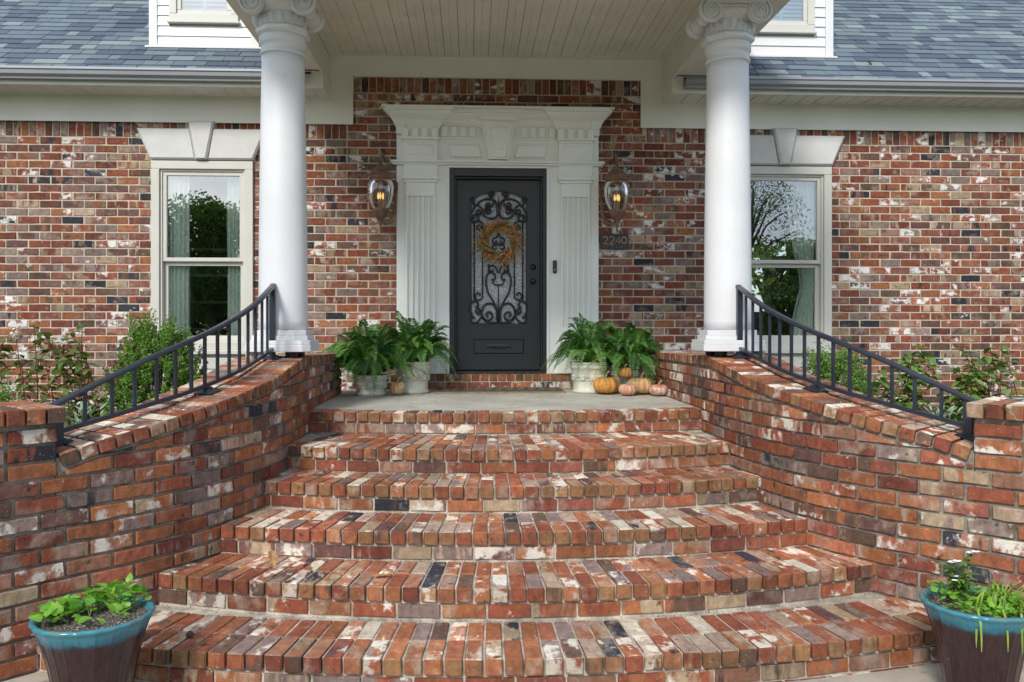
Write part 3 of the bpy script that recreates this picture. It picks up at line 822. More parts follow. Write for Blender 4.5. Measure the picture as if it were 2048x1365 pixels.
for sl, x, wd in tabs:
    jl = R.choice((0, 0, 0, .003)); base = Vector((x, -.5-.012+sl*ct, 3.205+.004+sl*snn)) + rot @ Vector((0, -R.choice((0, .0, .003)), jl))
    if cnt < 300 and 2.0 < abs(x) < 6.6:
        o = bpy.data.objects.new('shingle', tabme); col.objects.link(o); o.location = base; o.rotation_euler = (PH, 0, 0); o.scale = (wd-.005, 1, 1)
        attach(o, roofs[x > 0]); cnt += 1
    else:
        rest = rests[x > 0]; r_ = R.random()*.97+.01; n0 = len(rest.v)
        for v in tabme.vertices:
            p = base+rot @ Vector((v.co.x*(wd-.005), v.co.y, v.co.z)); rest.v.append(tuple(p))
        for q in tabme.polygons: rest.face([n0+a for a in q.vertices], 0, r_)
for k_ in (False, True): tag(rests[k_].build('shingles', shingm, roofs[k_]), None, kind='stuff')

# dormers
for sx in (-1, 1):
    c = sx*3.115; hw = .575
    db = MB(); db.box(c-hw+.02, c+hw-.02, DYF+.02, DYF+2.6, 3.4, 5.6); do = db.build('dormer', vinyl, house)
    tr = MB()
    for s2 in (-1, 1):
        tr.box(*sorted((c+s2*hw, c+s2*(hw-.085))), DYF-.03, DYF+.0195, 3.63, 5.6)
    tr.build('corner_board', vinyl, do, bev=.004)
    fl = MB(); fl.box(c-hw-.03, c+hw+.03, DYF-.06, DYF+.0, 3.612, 3.63); fl.build('flashing', vinyl, do)
    wx0, wx1, wz = c-.36, c+.36, 3.90
    z = 3.64
    while z < 4.9:
        for xa, xb in ([(c-hw+.087, c+hw-.087)] if z+.10 < wz-.02 else [(c-hw+.087, wx0-.002), (wx1+.002, c+hw-.087)]):
            q = MB(); q.loft([[(xa, DYF-.022, z), (xb, DYF-.022, z), (xb, DYF+.019, z), (xa, DYF+.019, z)], [(xa, DYF-.008, z+.106), (xb, DYF-.008, z+.106), (xb, DYF+.019, z+.106), (xa, DYF+.019, z+.106)]])
            q.build('clapboard', vinyl, do)
        z += .108
    fr_ = MB()
    fr_.box(wx0, wx1, DYF-.05, DYF+.0, wz, wz+.075); fr_.box(wx0, wx0+.075, DYF-.05, DYF, wz+.076, 5.3); fr_.box(wx1-.075, wx1, DYF-.05, DYF, wz+.076, 5.3)
    fr_.box(wx0-.02, wx1+.02, DYF-.065, DYF-.0, wz-.022, wz-.001)
    fr_.box(wx0+.076, wx1-.076, DYF-.03, DYF, wz+.076, wz+.12); fr_.box(wx0+.076, wx0+.12, DYF-.03, DYF, wz+.121, 5.3); fr_.box(wx1-.12, wx1-.076, DYF-.03, DYF, wz+.121, 5.3)
    fo = fr_.build('window_frame', casing_m, do, bev=.004)
    pn = MB(); pn.quad((wx0+.12, DYF-.012, wz+.12), (wx1-.12, DYF-.012, wz+.12), (wx1-.12, DYF-.012, 5.3), (wx0+.12, DYF-.012, 5.3)); pn.build('pane', glass, do)
    bl = MB(); bl.box(c-.02, c+.02, DYF+.001, DYF+.015, wz+.12, 5.3)
    z = wz+.13
    while z < 5.2:
        bl.quad((wx0+.12, DYF+.002, z), (wx1-.12, DYF+.002, z), (wx1-.12, DYF+.016, z+.03), (wx0+.12, DYF+.016, z+.03)); z += .045
    bl.build('shutter_slats', blindm, do)

# ------------------------------------------------------------------ ground floor windows
def trap(c, z0, z1, h0, h1): return [(c-h0, z0), (c+h0, z0), (c+h1, z1), (c-h1, z1)]
for sx in (-1, 1):
    x0, x1 = WIN[sx]; c = (x0+x1)/2
    zb, zt_ = WZ0-.02, WZ1
    a = MB()      # casing steps
    cw = .105
    def frame(mb, xa, xb, za, zb_, t, y0, y1):
        mb.box(xa, xb, y0, y1, zb_-t, zb_); mb.box(xa, xb, y0, y1, za, za+t)
        mb.box(xa, xa+t, y0, y1, za+t+.0005, zb_-t-.0005); mb.box(xb-t, xb, y0, y1, za+t+.0005, zb_-t-.0005)
    frame(a, x0, x1, zb, zt_, .085, -.045, .05)
    wo = a.build('window', casing_m, house, bev=.005)
    a = MB(); frame(a, x0+.0855, x1-.0855, zb+.0855, zt_-.0855, .022, -.018, .06); a.build('window_stop', casing_m, wo, bev=.003)
    gx0, gx1 = x0+.108, x1-.108
    mid = 1.385
    a = MB(); frame(a, gx0, gx1, mid-.03, zt_-.108, .040, -.002, .04); ob = a.build('sash', casing_m, wo, bev=.003)
    a.__init__(); a.quad((gx0+.04, .02, mid+.01), (gx1-.04, .02, mid+.01), (gx1-.04, .02, zt_-.148), (gx0+.04, .02, zt_-.148)); a.build('pane', glass, wo)
    a = MB(); frame(a, gx0, gx1, zb+.108, mid-.031, .042, .042, .08); a.build('sash', casing_m, wo, bev=.003)
    a.__init__(); a.quad((gx0+.042, .06, zb+.15), (gx1-.042, .06, zb+.15), (gx1-.042, .06, mid-.073), (gx0+.042, .06, mid-.073)); a.build('pane', glass, wo)
    a = MB(); a.box(x0-.03, x1+.03, -.09, .02, zb-.045, zb-.001); a.build('sill', casing_m, wo, bev=.006)
    a = MB(); a.box(x0, x1, -.03, .02, zb-.24, zb-.046); a.box(x0+.05, x1-.05, -.042, -.0305, zb-.20, zb-.085); a.box(x0-.02, x1+.02, -.07, .02, zb-.28, zb-.241); a.build('apron_panel', casing_m, wo, bev=.006)
    # cast stone lintel
    lz0, lz1 = WZ1+.012, WZ1+.012+.325
    lo = MB()
    hw0, hw1 = (x1-x0)/2+.005, (x1-x0)/2+.145
    kb, kt = .058, .135
    for s2 in (-1, 1):
        po = [(c+s2*(kb+.004), lz0), (c+s2*hw0, lz0), (c+s2*hw1, lz1), (c+s2*(kt+.004-.02), lz1)]
        if s2 < 0: po = po[::-1]
        pi = [(c+s2*(kb+.02), lz0+.018), (c+s2*(hw0-.012), lz0+.018), (c+s2*(hw1-.03), lz1-.018), (c+s2*(kt-.005), lz1-.018)]
        if s2 < 0: pi = pi[::-1]
        lo.prism(po, 0., -.045); lo.frust(po, -.0455, pi, -.065)
    lob = lo.build('lintel', lintelm, house)
    k_ = MB(); po = [(c-kb, lz0), (c+kb, lz0), (c+kt, 2.822), (c-kt, 2.822)]; pi = [(c-kb+.016, lz0+.012), (c+kb-.016, lz0+.012), (c+kt-.02, 2.806), (c-kt+.02, 2.806)]
    k_.prism(po, 0., -.07); k_.frust(po, -.0705, pi, -.092); k_.build('keystone', lintelm, lob)
    # room behind
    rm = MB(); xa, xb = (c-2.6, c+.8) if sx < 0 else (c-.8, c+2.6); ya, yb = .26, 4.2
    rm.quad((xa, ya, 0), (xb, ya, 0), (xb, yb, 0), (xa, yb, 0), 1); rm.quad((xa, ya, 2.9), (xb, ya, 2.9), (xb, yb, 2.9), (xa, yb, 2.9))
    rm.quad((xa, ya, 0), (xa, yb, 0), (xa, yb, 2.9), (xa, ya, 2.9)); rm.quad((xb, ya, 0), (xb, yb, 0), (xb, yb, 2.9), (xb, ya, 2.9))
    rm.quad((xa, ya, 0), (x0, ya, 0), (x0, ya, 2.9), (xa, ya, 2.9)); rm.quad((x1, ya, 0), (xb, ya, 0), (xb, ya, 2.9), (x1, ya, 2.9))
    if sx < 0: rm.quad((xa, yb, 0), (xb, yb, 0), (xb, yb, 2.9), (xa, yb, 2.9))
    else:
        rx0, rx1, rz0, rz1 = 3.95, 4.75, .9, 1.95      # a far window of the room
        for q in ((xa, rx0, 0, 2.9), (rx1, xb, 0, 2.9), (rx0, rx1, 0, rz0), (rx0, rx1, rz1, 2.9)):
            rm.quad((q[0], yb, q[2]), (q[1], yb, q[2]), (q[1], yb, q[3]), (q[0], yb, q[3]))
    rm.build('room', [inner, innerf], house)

def curtain(x0, x1, y, z0, z1, label, pinch=None):
    mb = MB(); n = 40; rows = []
    for j in range(13):
        z = z0+(z1-z0)*j/12; rg = []
        sq = 1.
        if pinch: sq = .38+.62*min(1, abs(z-pinch)/.8)**.7
        for i in range(n+1):
            t = i/n; x = (x1-(x1-x0)*sq*(1-t)) if pinch else x0+(x1-x0)*t
            rg.append((x, y+.025*math.sin(t*n*.78+.6*math.sin(j*.5))+.008*math.sin(t*31), z))
        rows.append(rg)
    mb.loft(rows, closed=False, cap=False)
    o = mb.build('curtain', curt, smooth=True, origin=((x0+x1)/2, y, z0)); tag(o, label, 'curtain', 'pale green curtains inside the windows')
curtain(-3.53, -3.29, .115, .45, 2.35, 'pale green curtain at the left side of the left window')
curtain(-2.90, -2.70, .115, .45, 2.35, 'pale green curtain at the right side of the left window, beside the column')
curtain(3.20, 3.50, .115, .45, 2.35, 'pale green tied-back curtain at the right side of the right window', pinch=1.15)
sh = thing('bookcase', (-3.45, 1.6, 0), 'white bookcase standing inside the left window', 'bookcase')
for z in (.35, .62, .95, 1.28, 1.6): b_ = MB(); b_.box(-3.78, -3.22, 1.45, 1.75, z, z+.03); b_.build('shelf', shelfm, sh)
b_ = MB(); b_.box(-3.81, -3.781, 1.45, 1.75, .02, 1.7); b_.box(-3.219, -3.19, 1.45, 1.75, .02, 1.7); b_.build('side_panel', shelfm, sh)
tl = MB(); prof = [(.0, 0), (.10, 0), (.11, .02), (.05, .06), (.13, .2), (.15, .32), (.12, .44), (.05, .5), (.03, .56), (.13, .72), (.10, .8), (.0, .8)]
tl.lathe([(max(r_, .001), z) for r_, z in prof], (3.92, 2.2, .82), 20)
tag(tl.build('vase', plain('dark_vase', (.05,.06,.04), .4), smooth=True, origin=(3.92, 2.2, .82)), 'dark tall vase standing inside the right window', 'vase')
tb = thing('side_table', (3.9, 2.2, 0), 'dark table inside the right window holding the vase', 'table')
b_ = MB(); b_.box(3.4, 4.3, 2.0, 2.5, .78, .82); b_.build('tabletop', innerf, tb)
for lx in (3.43, 4.23):
    for ly in (2.03, 2.43): b_ = MB(); b_.box(lx, lx+.04, ly, ly+.04, 0, .779); b_.build('leg', innerf, tb)

# ------------------------------------------------------------------ door surround
sr = MB(); sr.box(-DX, -.545, -.05, .0-.001, .16, 2.95); sr.box(.545, DX, -.05, -.001, .16, 2.95); sr.box(-.545, .545, -.05, -.001, 2.385, 2.95)
sro = sr.build('door_surround', surround_m, house)
sh_ = MB(); sh_.box(-1.14, 1.14, -.125, -.0505, 2.405, 2.430); sh_.box(-1.12, 1.12, -.105, -.0505, 2.385, 2.4045); sh_.build('shelf_moulding', surround_m, sro, bev=.006)
i_ = MB(); i_.box(-.545, -.52, -.07, .02, .16, 2.36); i_.box(.52, .545, -.07, .02, .16, 2.36); i_.box(-.545, .545, -.07, .02, 2.3605, 2.3845); i_.build('inner_edging', surround_m, sro, bev=.003)
for sx in (-1, 1):
    c = sx*.826
    pl = MB()
    pl.box(c-.182, c+.182, -.10, -.0505, 2.431, 2.64)            # block above the shelf
    pl.box(c-.180, c+.180, -.10, -.0505, 2.26, 2.384)           # block below
    # fluted shaft: strips left between the flutes
    hw = .155; z0, z1 = .66, 2.19; nf = 5; fw = .036; gap = (2*hw-nf*fw)/(nf+1)
    pl.box(c-hw, c+hw, -.066, -.0505, .20, 2.23)
    for i in range(nf+1):
        a = c-hw+i*(fw+gap); pl.box(a, a+gap, -.095, -.0665, z0, 2.05)
    pl.box(c-hw, c+hw, -.095, -.0665, 2.0505, 2.23); pl.box(c-hw, c+hw, -.095, -.0665, .52, z0-.0005)
    po = pl.build('pilaster', surround_m, sro, bev=.003)
    def moulding(z, h, prj, w_, nm='moulding'):
        m_ = MB(); m_.box(c-w_, c+w_, -.0505-prj, -.0505, z, z+h*.45); m_.box(c-w_-.02, c+w_+.02, -.0505-prj-.022, -.0505, z+h*.45+.0005, z+h); m_.build(nm, surround_m, po, bev=.006)
    moulding(2.195, .065, .065, .175); moulding(2.62, .055, .07, .185)
    m_ = MB(); m_.box(c-.185, c+.185, -.12, -.0505, .165, .50); m_.box(c-.175, c+.175, -.135, -.0505, .50+.001, .56); m_.build('pilaster_base', surround_m, po, bev=.008)
    m_ = MB(); q0 = [(c-.135, 2.475), (c+.135, 2.475), (c+.135, 2.60), (c-.135, 2.60)]; q1 = [(c-.118, 2.492), (c+.118, 2.492), (c+.118, 2.583), (c-.118, 2.583)]
    m_.frust(q0, -.1005, q1, -.113); m_.build('panel', surround_m, po)
    # crown breaking forward over the pilaster
    m_ = MB()
    prof = [(.0, 2.76), (.015, 2.79), (.035, 2.82), (.05, 2.845), (.09, 2.875), (.115, 2.90), (.12, 2.925), (.15, 2.93), (.15, 2.955)]
    rings = []
    for e, z in prof:
        rings.append([(c-.20-e, -.11-e, z), (c+.20+e, -.11-e, z), (c+.20+e, -.052, z), (c-.20-e, -.052, z)])
    m_.loft(rings); m_.box(c-.195, c+.195, -.115, -.0505, 2.676, 2.7595)
    m_.build('crown', surround_m, po)
    for i in range(4):
        d = MB(); a = c-.19+i*.104; d.box(a, a+.064, -.150, -.1155, 2.668, 2.764); d.build('dentil', surround_m, po, bev=.003)
    # flat panels beside the keystone
    m_ = MB(); s2 = sx
    pts = [(s2*.17, 2.47), (s2*.50, 2.47), (s2*.535, 2.605), (s2*.205, 2.605)]
    ins_ = [(s2*.187, 2.482), (s2*.492, 2.482), (s2*.520, 2.593), (s2*.218, 2.593)]
    if s2 < 0: pts = pts[::-1]; ins_ = ins_[::-1]
    m_.frust(pts, -.0505, pts, -.068); m_.frust(pts, -.0682, ins_, -.080); m_.build('panel', surround_m, sro)
    for i in range(4):
        d = MB(); a = sx*(.245+i*.098); d.box(*sorted((a, a+sx*.060)), -.098, -.0655, 2.685, 2.785); d.build('dentil', surround_m, sro, bev=.003)
    m_ = MB(); m_.box(*sorted((sx*.2, sx*.62)), -.065, -.0505, 2.665, 2.79); m_.build('dentil_band', surround_m, sro, bev=.003)
m_ = MB()
prof = [(.0, 2.79), (.015, 2.81), (.035, 2.84), (.04, 2.865), (.08, 2.895), (.10, 2.92), (.13, 2.925), (.13, 2.953)]
m_.loft([[(-.64, -.052-e, z), (.64, -.052-e, z), (.64, -.0507, z), (-.64, -.0507, z)] for e, z in prof]); m_.build('cornice', surround_m, sro)
m_ = MB(); m_.box(-1.22, 1.22, -.27, -.001, 2.9555, 2.972); m_.build('cornice_cap', surround_m, sro, bev=.004)
cr_ = [(0, 2.70), (.05, 2.705), (.05, 2.77), (.065, 2.80), (.09, 2.85), (.13, 2.90), (.16, 2.92), (.17, 2.954)]
for g_ in (-1, 1):
    m_ = MB(); m_.loft([[(g_*(1.03+e), -.08-e*.9, z), (g_*.99, -.08-e, z), (g_*.99, -.0507, z), (g_*(1.03+e), -.0507, z)] for e, z in cr_]); m_.build('cornice_return', surround_m, sro)
kz0 = 2.445
ky = MB(); ky.frust(trap(0, kz0, 2.86, .10, .19), -.0505, trap(0, kz0, 2.86, .10, .19), -.115); ky.frust(trap(0, kz0+.012, 2.84, .082, .165), -.1155, trap(0, kz0+.02, 2.835, .074, .155), -.135)
kyo = ky.build('keystone', surround_m, sro, bev=.004)
ky = MB(); ky.frust(trap(0, 2.53, 2.78, .045, .10), -.1355, trap(0, 2.545, 2.765, .033, .083), -.148); ky.build('panel', surround_m, kyo)
ky = MB(); ky.loft([[(-.19-e, -.13-e, z), (.19+e, -.13-e, z), (.19+e, -.052, z), (-.19-e, -.052, z)] for e, z in [(0, 2.8605), (.01, 2.88), (.03, 2.90), (.055, 2.92), (.07, 2.9245), (.07, 2.954)]]); ky.build('crown', surround_m, kyo)

# ------------------------------------------------------------------ door
df = MB(); y0, y1 = -.04, .12
df.box(-.5195, -.465, -.055, .13, .17, 2.3600); df.box(.48, .5195, -.055, .13, .17, 2.3600); df.box(-.4648, .4798, -.055, .13, 2.275, 2.3600)
dfo = df.build('door_frame', doorm, house, bev=.004)
d2 = MB(); d2.box(-.4645, -.445, -.01, .13, .19, 2.2745); d2.box(.46, .4795, -.01, .13, .19, 2.2745); d2.box(-.4445, .4595, -.01, .13, 2.255, 2.2745); d2.build('door_stop', doorm, dfo, bev=.003)
ts = MB(); ts.box(-.52, .52, -.07, .13, .161, .188); ts.build('threshold_plate', blackm, dfo, bev=.004)
DY = .06
gx0, gx1 = -.292, .312; gz0, gz1 = .695, 2.035; gtop = 2.135
cx = (gx0+gx1)/2
NARC = 20
arc = [(gx1-(gx1-gx0)*i/NARC, gz1+(gtop-gz1)*(1-((i/NARC)*2-1)**2)) for i in range(NARC+1)]
dl, dr, dz0, dz1 = -.443, .458, .20, 2.253
ds = MB()
ds.box(dl, gx0, DY, DY+.045, dz0, dz1); ds.box(gx1, dr, DY, DY+.045, dz0, dz1); ds.box(gx0, gx1, DY, DY+.045, dz0, gz0)
for i in range(NARC):
    (xa, za), (xb, zb_) = arc[i], arc[i+1]
    n0 = len(ds.v)
    ds.v += [(xa, DY, za), (xb, DY, zb_), (xb, DY, dz1), (xa, DY, dz1), (xa, DY+.045, za), (xb, DY+.045, zb_)]
    ds.face((n0, n0+3, n0+2, n0+1)); ds.face((n0, n0+1, n0+5, n0+4))
doo = ds.build('front_door', doorm, house)
doo['label'] = 'charcoal iron door with scrollwork over textured glass'
m_ = MB(); m_.quad((gx0-.0, DY+.03, gz0), (gx1, DY+.03, gz0), (gx1, DY+.03, gtop+.01), (gx0, DY+.03, gtop+.01)); m_.build('glass', obsc, doo)
rim_ = MB(); loop = [(gx0+.004, DY-.002, gz0+.004)]+[(gx1-.004, DY-.002, gz0+.004)]+[(x, DY-.002, z-.003) for x, z in arc]+[(gx0+.004, DY-.002, gz0+.004)]
rim_.tube(loop, .006, 6); rim_.build('glass_bead', doorm, doo)
kp = MB()
def rect_ring(mb, x0, x1, z0, z1, t, y0, y1):
    mb.box(x0, x1, y0, y1, z0, z0+t); mb.box(x0, x1, y0, y1, z1-t, z1); mb.box(x0, x0+t, y0, y1, z0+t+.0004, z1-t-.0004); mb.box(x1-t, x1, y0, y1, z0+t+.0004, z1-t-.0004)
rect_ring(kp, gx0, gx1, .34, .56, .012, DY-.008, DY-.0005); kp.frust([(gx0+.03, .372), (gx1-.03, .372), (gx1-.03, .53), (gx0+.03, .53)], DY-.0005, [(gx0+.04, .382), (gx1-.04, .382), (gx1-.04, .52), (gx0+.04, .52)], DY-.014)
kp.build('kick_panel', doorm, doo)
orn = MB()
def circ(mb, x, z, rx, rz, y, r_=.0065, n=20, a0=0, a1=360):
    mb.tube([(x+rx*math.cos(rad(a0+(a1-a0)*i/n)), y, z+rz*math.sin(rad(a0+(a1-a0)*i/n))) for i in range(n+1)], r_, 5)
zc = .451
for s2 in (-1, 1):
    circ(orn, cx+s2*.018, zc, .022, .022, DY-.016); circ(orn, cx+s2*.055, zc, .028, .016, DY-.016); circ(orn, cx+s2*.098, zc, .026, .012, DY-.016)
orn.tube([(cx-.14, DY-.016, zc), (cx-.12, DY-.016, zc)], .005, 5); orn.tube([(cx+.14, DY-.016, zc), (cx+.12, DY-.016, zc)], .005, 5)
orn.build('panel_ornament', doorm, doo)
# scrollwork, drawn on the left half and mirrored
def dp(u, v):
    x, z = on_plane(880+u/3.104, 320+v/3.104, DY); return x, z
UM = 363.
def smooth_curve(pts, n=8):
    return [tuple(p) for p in crom(pts, n)]
def spiral(cu, cv, r0, r1, a0, turns, n=26):
    return [(cu+(r0+(r1-r0)*(i/n)**.8)*math.cos(rad(a0)+turns*2*math.pi*i/n), cv+(r0+(r1-r0)*(i/n)**.8)*math.sin(rad(a0)+turns*2*math.pi*i/n)) for i in range(n+1)]
scr = []
def join(pre, sp): return smooth_curve(pre, 6)[:-1]+sp
scr.append((smooth_curve([(360,1012),(352,985),(352,930),(330,880),(300,828),(289,785),(286,745),(296,712),(318,700),(338,710),(344,730),(334,746),(320,742)]), .0075))
scr.append((smooth_curve([(363,778),(343,776),(330,764),(332,748),(342,745)]), .006))
scr.append((smooth_curve([(358,705),(352,680),(336,660),(316,658),(306,675),(312,692),(326,690),(330,680)]), .0065))
scr.append((join([(350,935),(338,905),(310,892),(282,900),(264,925)], spiral(300,965,46,6,215,-1.35)), .008))
scr.append((join([(264,930),(262,950)], spiral(240,938,24,5,30,1.3)), .007))
scr.append((smooth_curve([(350,1010),(320,1012),(285,1002),(262,975),(235,1005),(212,1013),(196,1005),(193,985),(205,975),(216,985)]), .008))
scr.append((smooth_curve([(210,985),(192,950),(188,915),(200,885),(225,880),(238,898),(232,915),(220,912)]), .0075))
scr.append((smooth_curve([(264,580),(264,830),(262,856),(244,872),(224,864),(220,842),(234,826),(248,832),(246,846)]), .006))
scr.append((smooth_curve([(213,385),(213,880)], 4), .006))
scr.append((smooth_curve([(302,648),(302,700)], 4), .006))
scr.append((join([(356,350),(356,300),(344,262),(318,246)], spiral(325,214,24,5,95,1.25)), .009))
scr.append((smooth_curve([(318,246),(285,245),(250,258),(222,285),(200,262),(190,245),(203,236),(214,248),(208,262)]), .008))
scr.append((smooth_curve([(222,285),(198,320),(188,350),(196,378),(216,384),(238,372),(236,350),(218,342),(205,356),(214,368)]), .0085))
scr.append((join([(225,380),(250,385),(268,400)], spiral(243,416,24,5,-30,1.2)), .007))
scr.append((join([(330,262),(326,290)], spiral(300,282,22,5,10,1.35)), .007))
scr.append((join([(355,352),(330,365),(295,362),(272,345),(268,320)], spiral(298,322,24,5,200,1.3)), .008))
scr.append((join([(232,282),(262,300)], spiral(242,322,24,5,-50,1.3)), .007))
scr.append((smooth_curve([(363,455),(352,482),(334,488),(326,505),(338,518),(350,512),(348,500)]), .006))
scr.append((smooth_curve([(363,520),(350,530),(333,528),(326,545),(340,556),(352,548)]), .006))
for path_, rr in scr:
    m_ = MB()
    for sgn in (1, -1):
        m_.tube([(lambda xz: (xz[0], DY-.004, xz[1]))(dp(u if sgn > 0 else 2*UM-u, v)) for u, v in path_], rr*1.5, 6)
    m_.build('scroll', blackm, doo, smooth=True)
m_ = MB(); m_.tube([(dp(UM, 1012)[0], DY-.004, dp(UM, 1012)[1]), (dp(UM, 930)[0], DY-.004, dp(UM, 930)[1]), (dp(UM, 770)[0], DY-.004, dp(UM, 770)[1])], [.015, .009, .005], 8)
m_.tube([(dp(UM, 350)[0], DY-.004, dp(UM, 350)[1]), (dp(UM, 300)[0], DY-.004, dp(UM, 300)[1]), (dp(UM, 225)[0], DY-.004, dp(UM, 225)[1])], [.016, .009, .002], 8)
for u, v in ((213, 630), (264, 745)):
    for q in (u, 2*UM-u):
        x, z = dp(q, v); m_.tube([(x, DY-.006, z+.05), (x, DY-.006, z+.025), (x, DY-.006, z), (x, DY-.006, z-.025), (x, DY-.006, z-.05)], [.005, .012, .008, .013, .005], 8)
m_.build('scroll_stem', blackm, doo, smooth=True)
kx, kz = on_plane(1066, 563, DY); m_ = MB(); m_.lathe_y([(.001, -.065), (.02, -.063), (.028, -.05), (.027, -.035), (.014, -.025), (.012, -.01), (.032, -.008), (.032, 0)], (kx, DY, kz)); m_.build('knob', blackm, doo, smooth=True)
kx, kz = on_plane(1066, 535, DY); m_ = MB(); m_.lathe_y([(.001, -.022), (.018, -.022), (.022, -.014), (.032, -.012), (.034, 0)], (kx, DY, kz)); m_.build('deadbolt', blackm, doo, smooth=True)
hall = MB(); hall.box(-.5, .5, .125, .14, .1, 2.4); hall.build('door_backing', dark, doo)

# ------------------------------------------------------------------ wreath
wx, wz = on_plane(998, 484, 0.0)
wr = thing('wreath', (wx, 0.0, wz-.23), 'autumn wreath of dried grass with orange blossoms hanging on the front door', 'wreath')
m_ = MB()
for i in range(900):
    a = R.uniform(0, 2*math.pi); r0 = R.uniform(.105, .175); yy = R.uniform(-.05, .02)
    ln = R.uniform(.07, .13) if R.random() < .7 else R.uniform(.13, .21)
    da = R.uniform(.35, 1.35)  # lies mostly along the ring, tips drifting outwards
    p0 = Vector((wx+r0*math.cos(a), yy, wz+r0*math.sin(a)))
    tang = Vector((math.sin(a), 0, -math.cos(a))); rd = Vector((math.cos(a), 0, math.sin(a)))
    d = (tang*math.sin(da)+rd*math.cos(da)*R.uniform(.3, 1.05)+Vector((0, R.uniform(-.25, .1), 0))).normalized()
    mid_ = p0+d*ln*.5+rd*-.012; e = p0+d*ln-rd*R.uniform(.0, .03)
    sd_ = d.cross(Vector((0, 1, 0))).normalized()*R.uniform(.0022, .0055)
    n0 = len(m_.v); m_.v += [tuple(p0-sd_*.5), tuple(p0+sd_*.5), tuple(mid_+sd_+Vector((0, -.006, 0))), tuple(mid_-sd_), tuple(e)]
    rr = R.random()*.9+.05; m_.face((n0, n0+1, n0+2, n0+3), 0, rr); m_.face((n0+3, n0+2, n0+4), 0, rr)
tag(m_.build('grass_ring', strawm, wr), None)
for a, r0 in [(100,.205),(125,.17),(140,.16),(165,.19),(60,.14),(62,.15),(35,.2),(20,.19),(5,.2),(345,.19),(300,.19),(285,.21),(245,.20),(310,.17),(295,.16),(180,.2),(235,.19),(112,.19),(42,.215)]:
    m_ = MB(); c = Vector((wx+r0*math.cos(rad(a)), -.055, wz+r0*math.sin(rad(a))))
    for j in range(7):
        b = R.uniform(0, 6.28); e = c+Vector((math.cos(b)*.022, R.uniform(-.012, .004), math.sin(b)*.022)); s_ = (e-c).cross(Vector((0, 1, 0))).normalized()*.006
        m_.quad(c-s_*.3, (c+e)/2-s_+Vector((0, -.004, 0)), e, (c+e)/2+s_)
    m_.lathe([(.001, -.004), (.005, 0), (.001, .005)], tuple(c+Vector((0, -.006, 0))), 6); m_.build('blossom', berrym, wr)

# ------------------------------------------------------------------ lanterns
def lantern(sx, xc):
    Y = -.27; root = thing('wall_lantern', (xc, Y, 1.65), ('lit bronze wall lantern left of the door' if sx < 0 else 'lit bronze wall lantern right of the door, above the house number'), 'wall lantern', 'wall lanterns flanking the door')
    def lt(prof, name, mat, seg=28, fn=None, cap=True):
        m_ = MB(); m_.lathe(prof, (xc, Y, 0), seg, fn=fn, cap=cap); m_.build(name, mat, root, smooth=True)
    lt([(.001, 2.352), (.02, 2.35), (.03, 2.335), (.05, 2.32), (.085, 2.285), (.10, 2.262), (.12, 2.252), (.134, 2.245), (.134, 2.232), (.118, 2.222), (.121, 2.212), (.12, 2.200), (.108, 2.19), (.10, 2.188)], 'roof', bronze, 32, lambda a, z: 1+(.05*math.cos(8*a) if z > 2.255 else 0))
    lt([(.108, 2.187), (.128, 2.16), (.137, 2.12), (.135, 2.06), (.122, 1.98), (.10, 1.92), (.078, 1.885)], 'globe', lampglass, 32, cap=False)
    lt([(.001, 1.645), (.006, 1.66), (.012, 1.68), (.006, 1.70), (.018, 1.72), (.022, 1.75), (.028, 1.77), (.05, 1.80), (.078, 1.83), (.082, 1.85), (.09, 1.865), (.09, 1.88), (.08, 1.89), (.001, 1.895)], 'base', bronze)
    m_ = MB()
    m_.tube([(xc, Y, 2.35), (xc-sx*.0, Y-.005, 2.40), (xc-sx*.01, Y+.02, 2.47), (xc, Y+.09, 2.50), (xc-sx*.0, Y+.15, 2.46), (xc, Y+.13, 2.42)], [.014, .017, .018, .017, .014, .008], 8)
    m_.build('hook', bronze, root, smooth=True)
    m_ = MB(); ax_ = -sx*.135
    m_.tube([(xc, Y, 1.76), (xc+ax_*.45, Y+.01, 1.735), (xc+ax_*.85, Y+.03, 1.77), (xc+ax_*1.05, Y+.07, 1.85), (xc+ax_*1.08, Y+.12, 2.0), (xc+ax_*1.1, Y+.18, 2.12), (xc+ax_*1.1, Y+.23, 2.2)], [.016, .02, .024, .022, .018, .016, .014], 8)
    m_.build('arm', bronze, root, smooth=True)
    m_ = MB(); m_.lathe_y([(.001, -.02), (.045, -.018), (.055, -.008), (.055, .0)], (xc+ax_*1.1, -.009, 2.16), 20); m_.lathe_y([(.001, -.24), (.012, -.24), (.012, -.0)], (xc+ax_*.2, -.012, 2.44), 8); m_.build('wall_plate', bronze, root, smooth=True)
    for dx, dy in ((-.024, 0), (.024, .01), (0, -.024)):
        m_ = MB(); m_.lathe([(.008, 1.895), (.008, 1.985)], (xc+dx, Y+dy, 0), 10); co_ = m_.build('candle', candlem, root)
        m_ = MB(); m_.lathe([(.004, 1.986), (.010, 2.0), (.011, 2.02), (.006, 2.045), (.001, 2.058)], (xc+dx, Y+dy, 0), 10); m_.build('bulb', bulbm, co_, smooth=True)
lx, _ = on_plane(761, 375, -.27); lantern(-1, lx)
lx, _ = on_plane(1234, 378, -.27); lantern(1, lx)

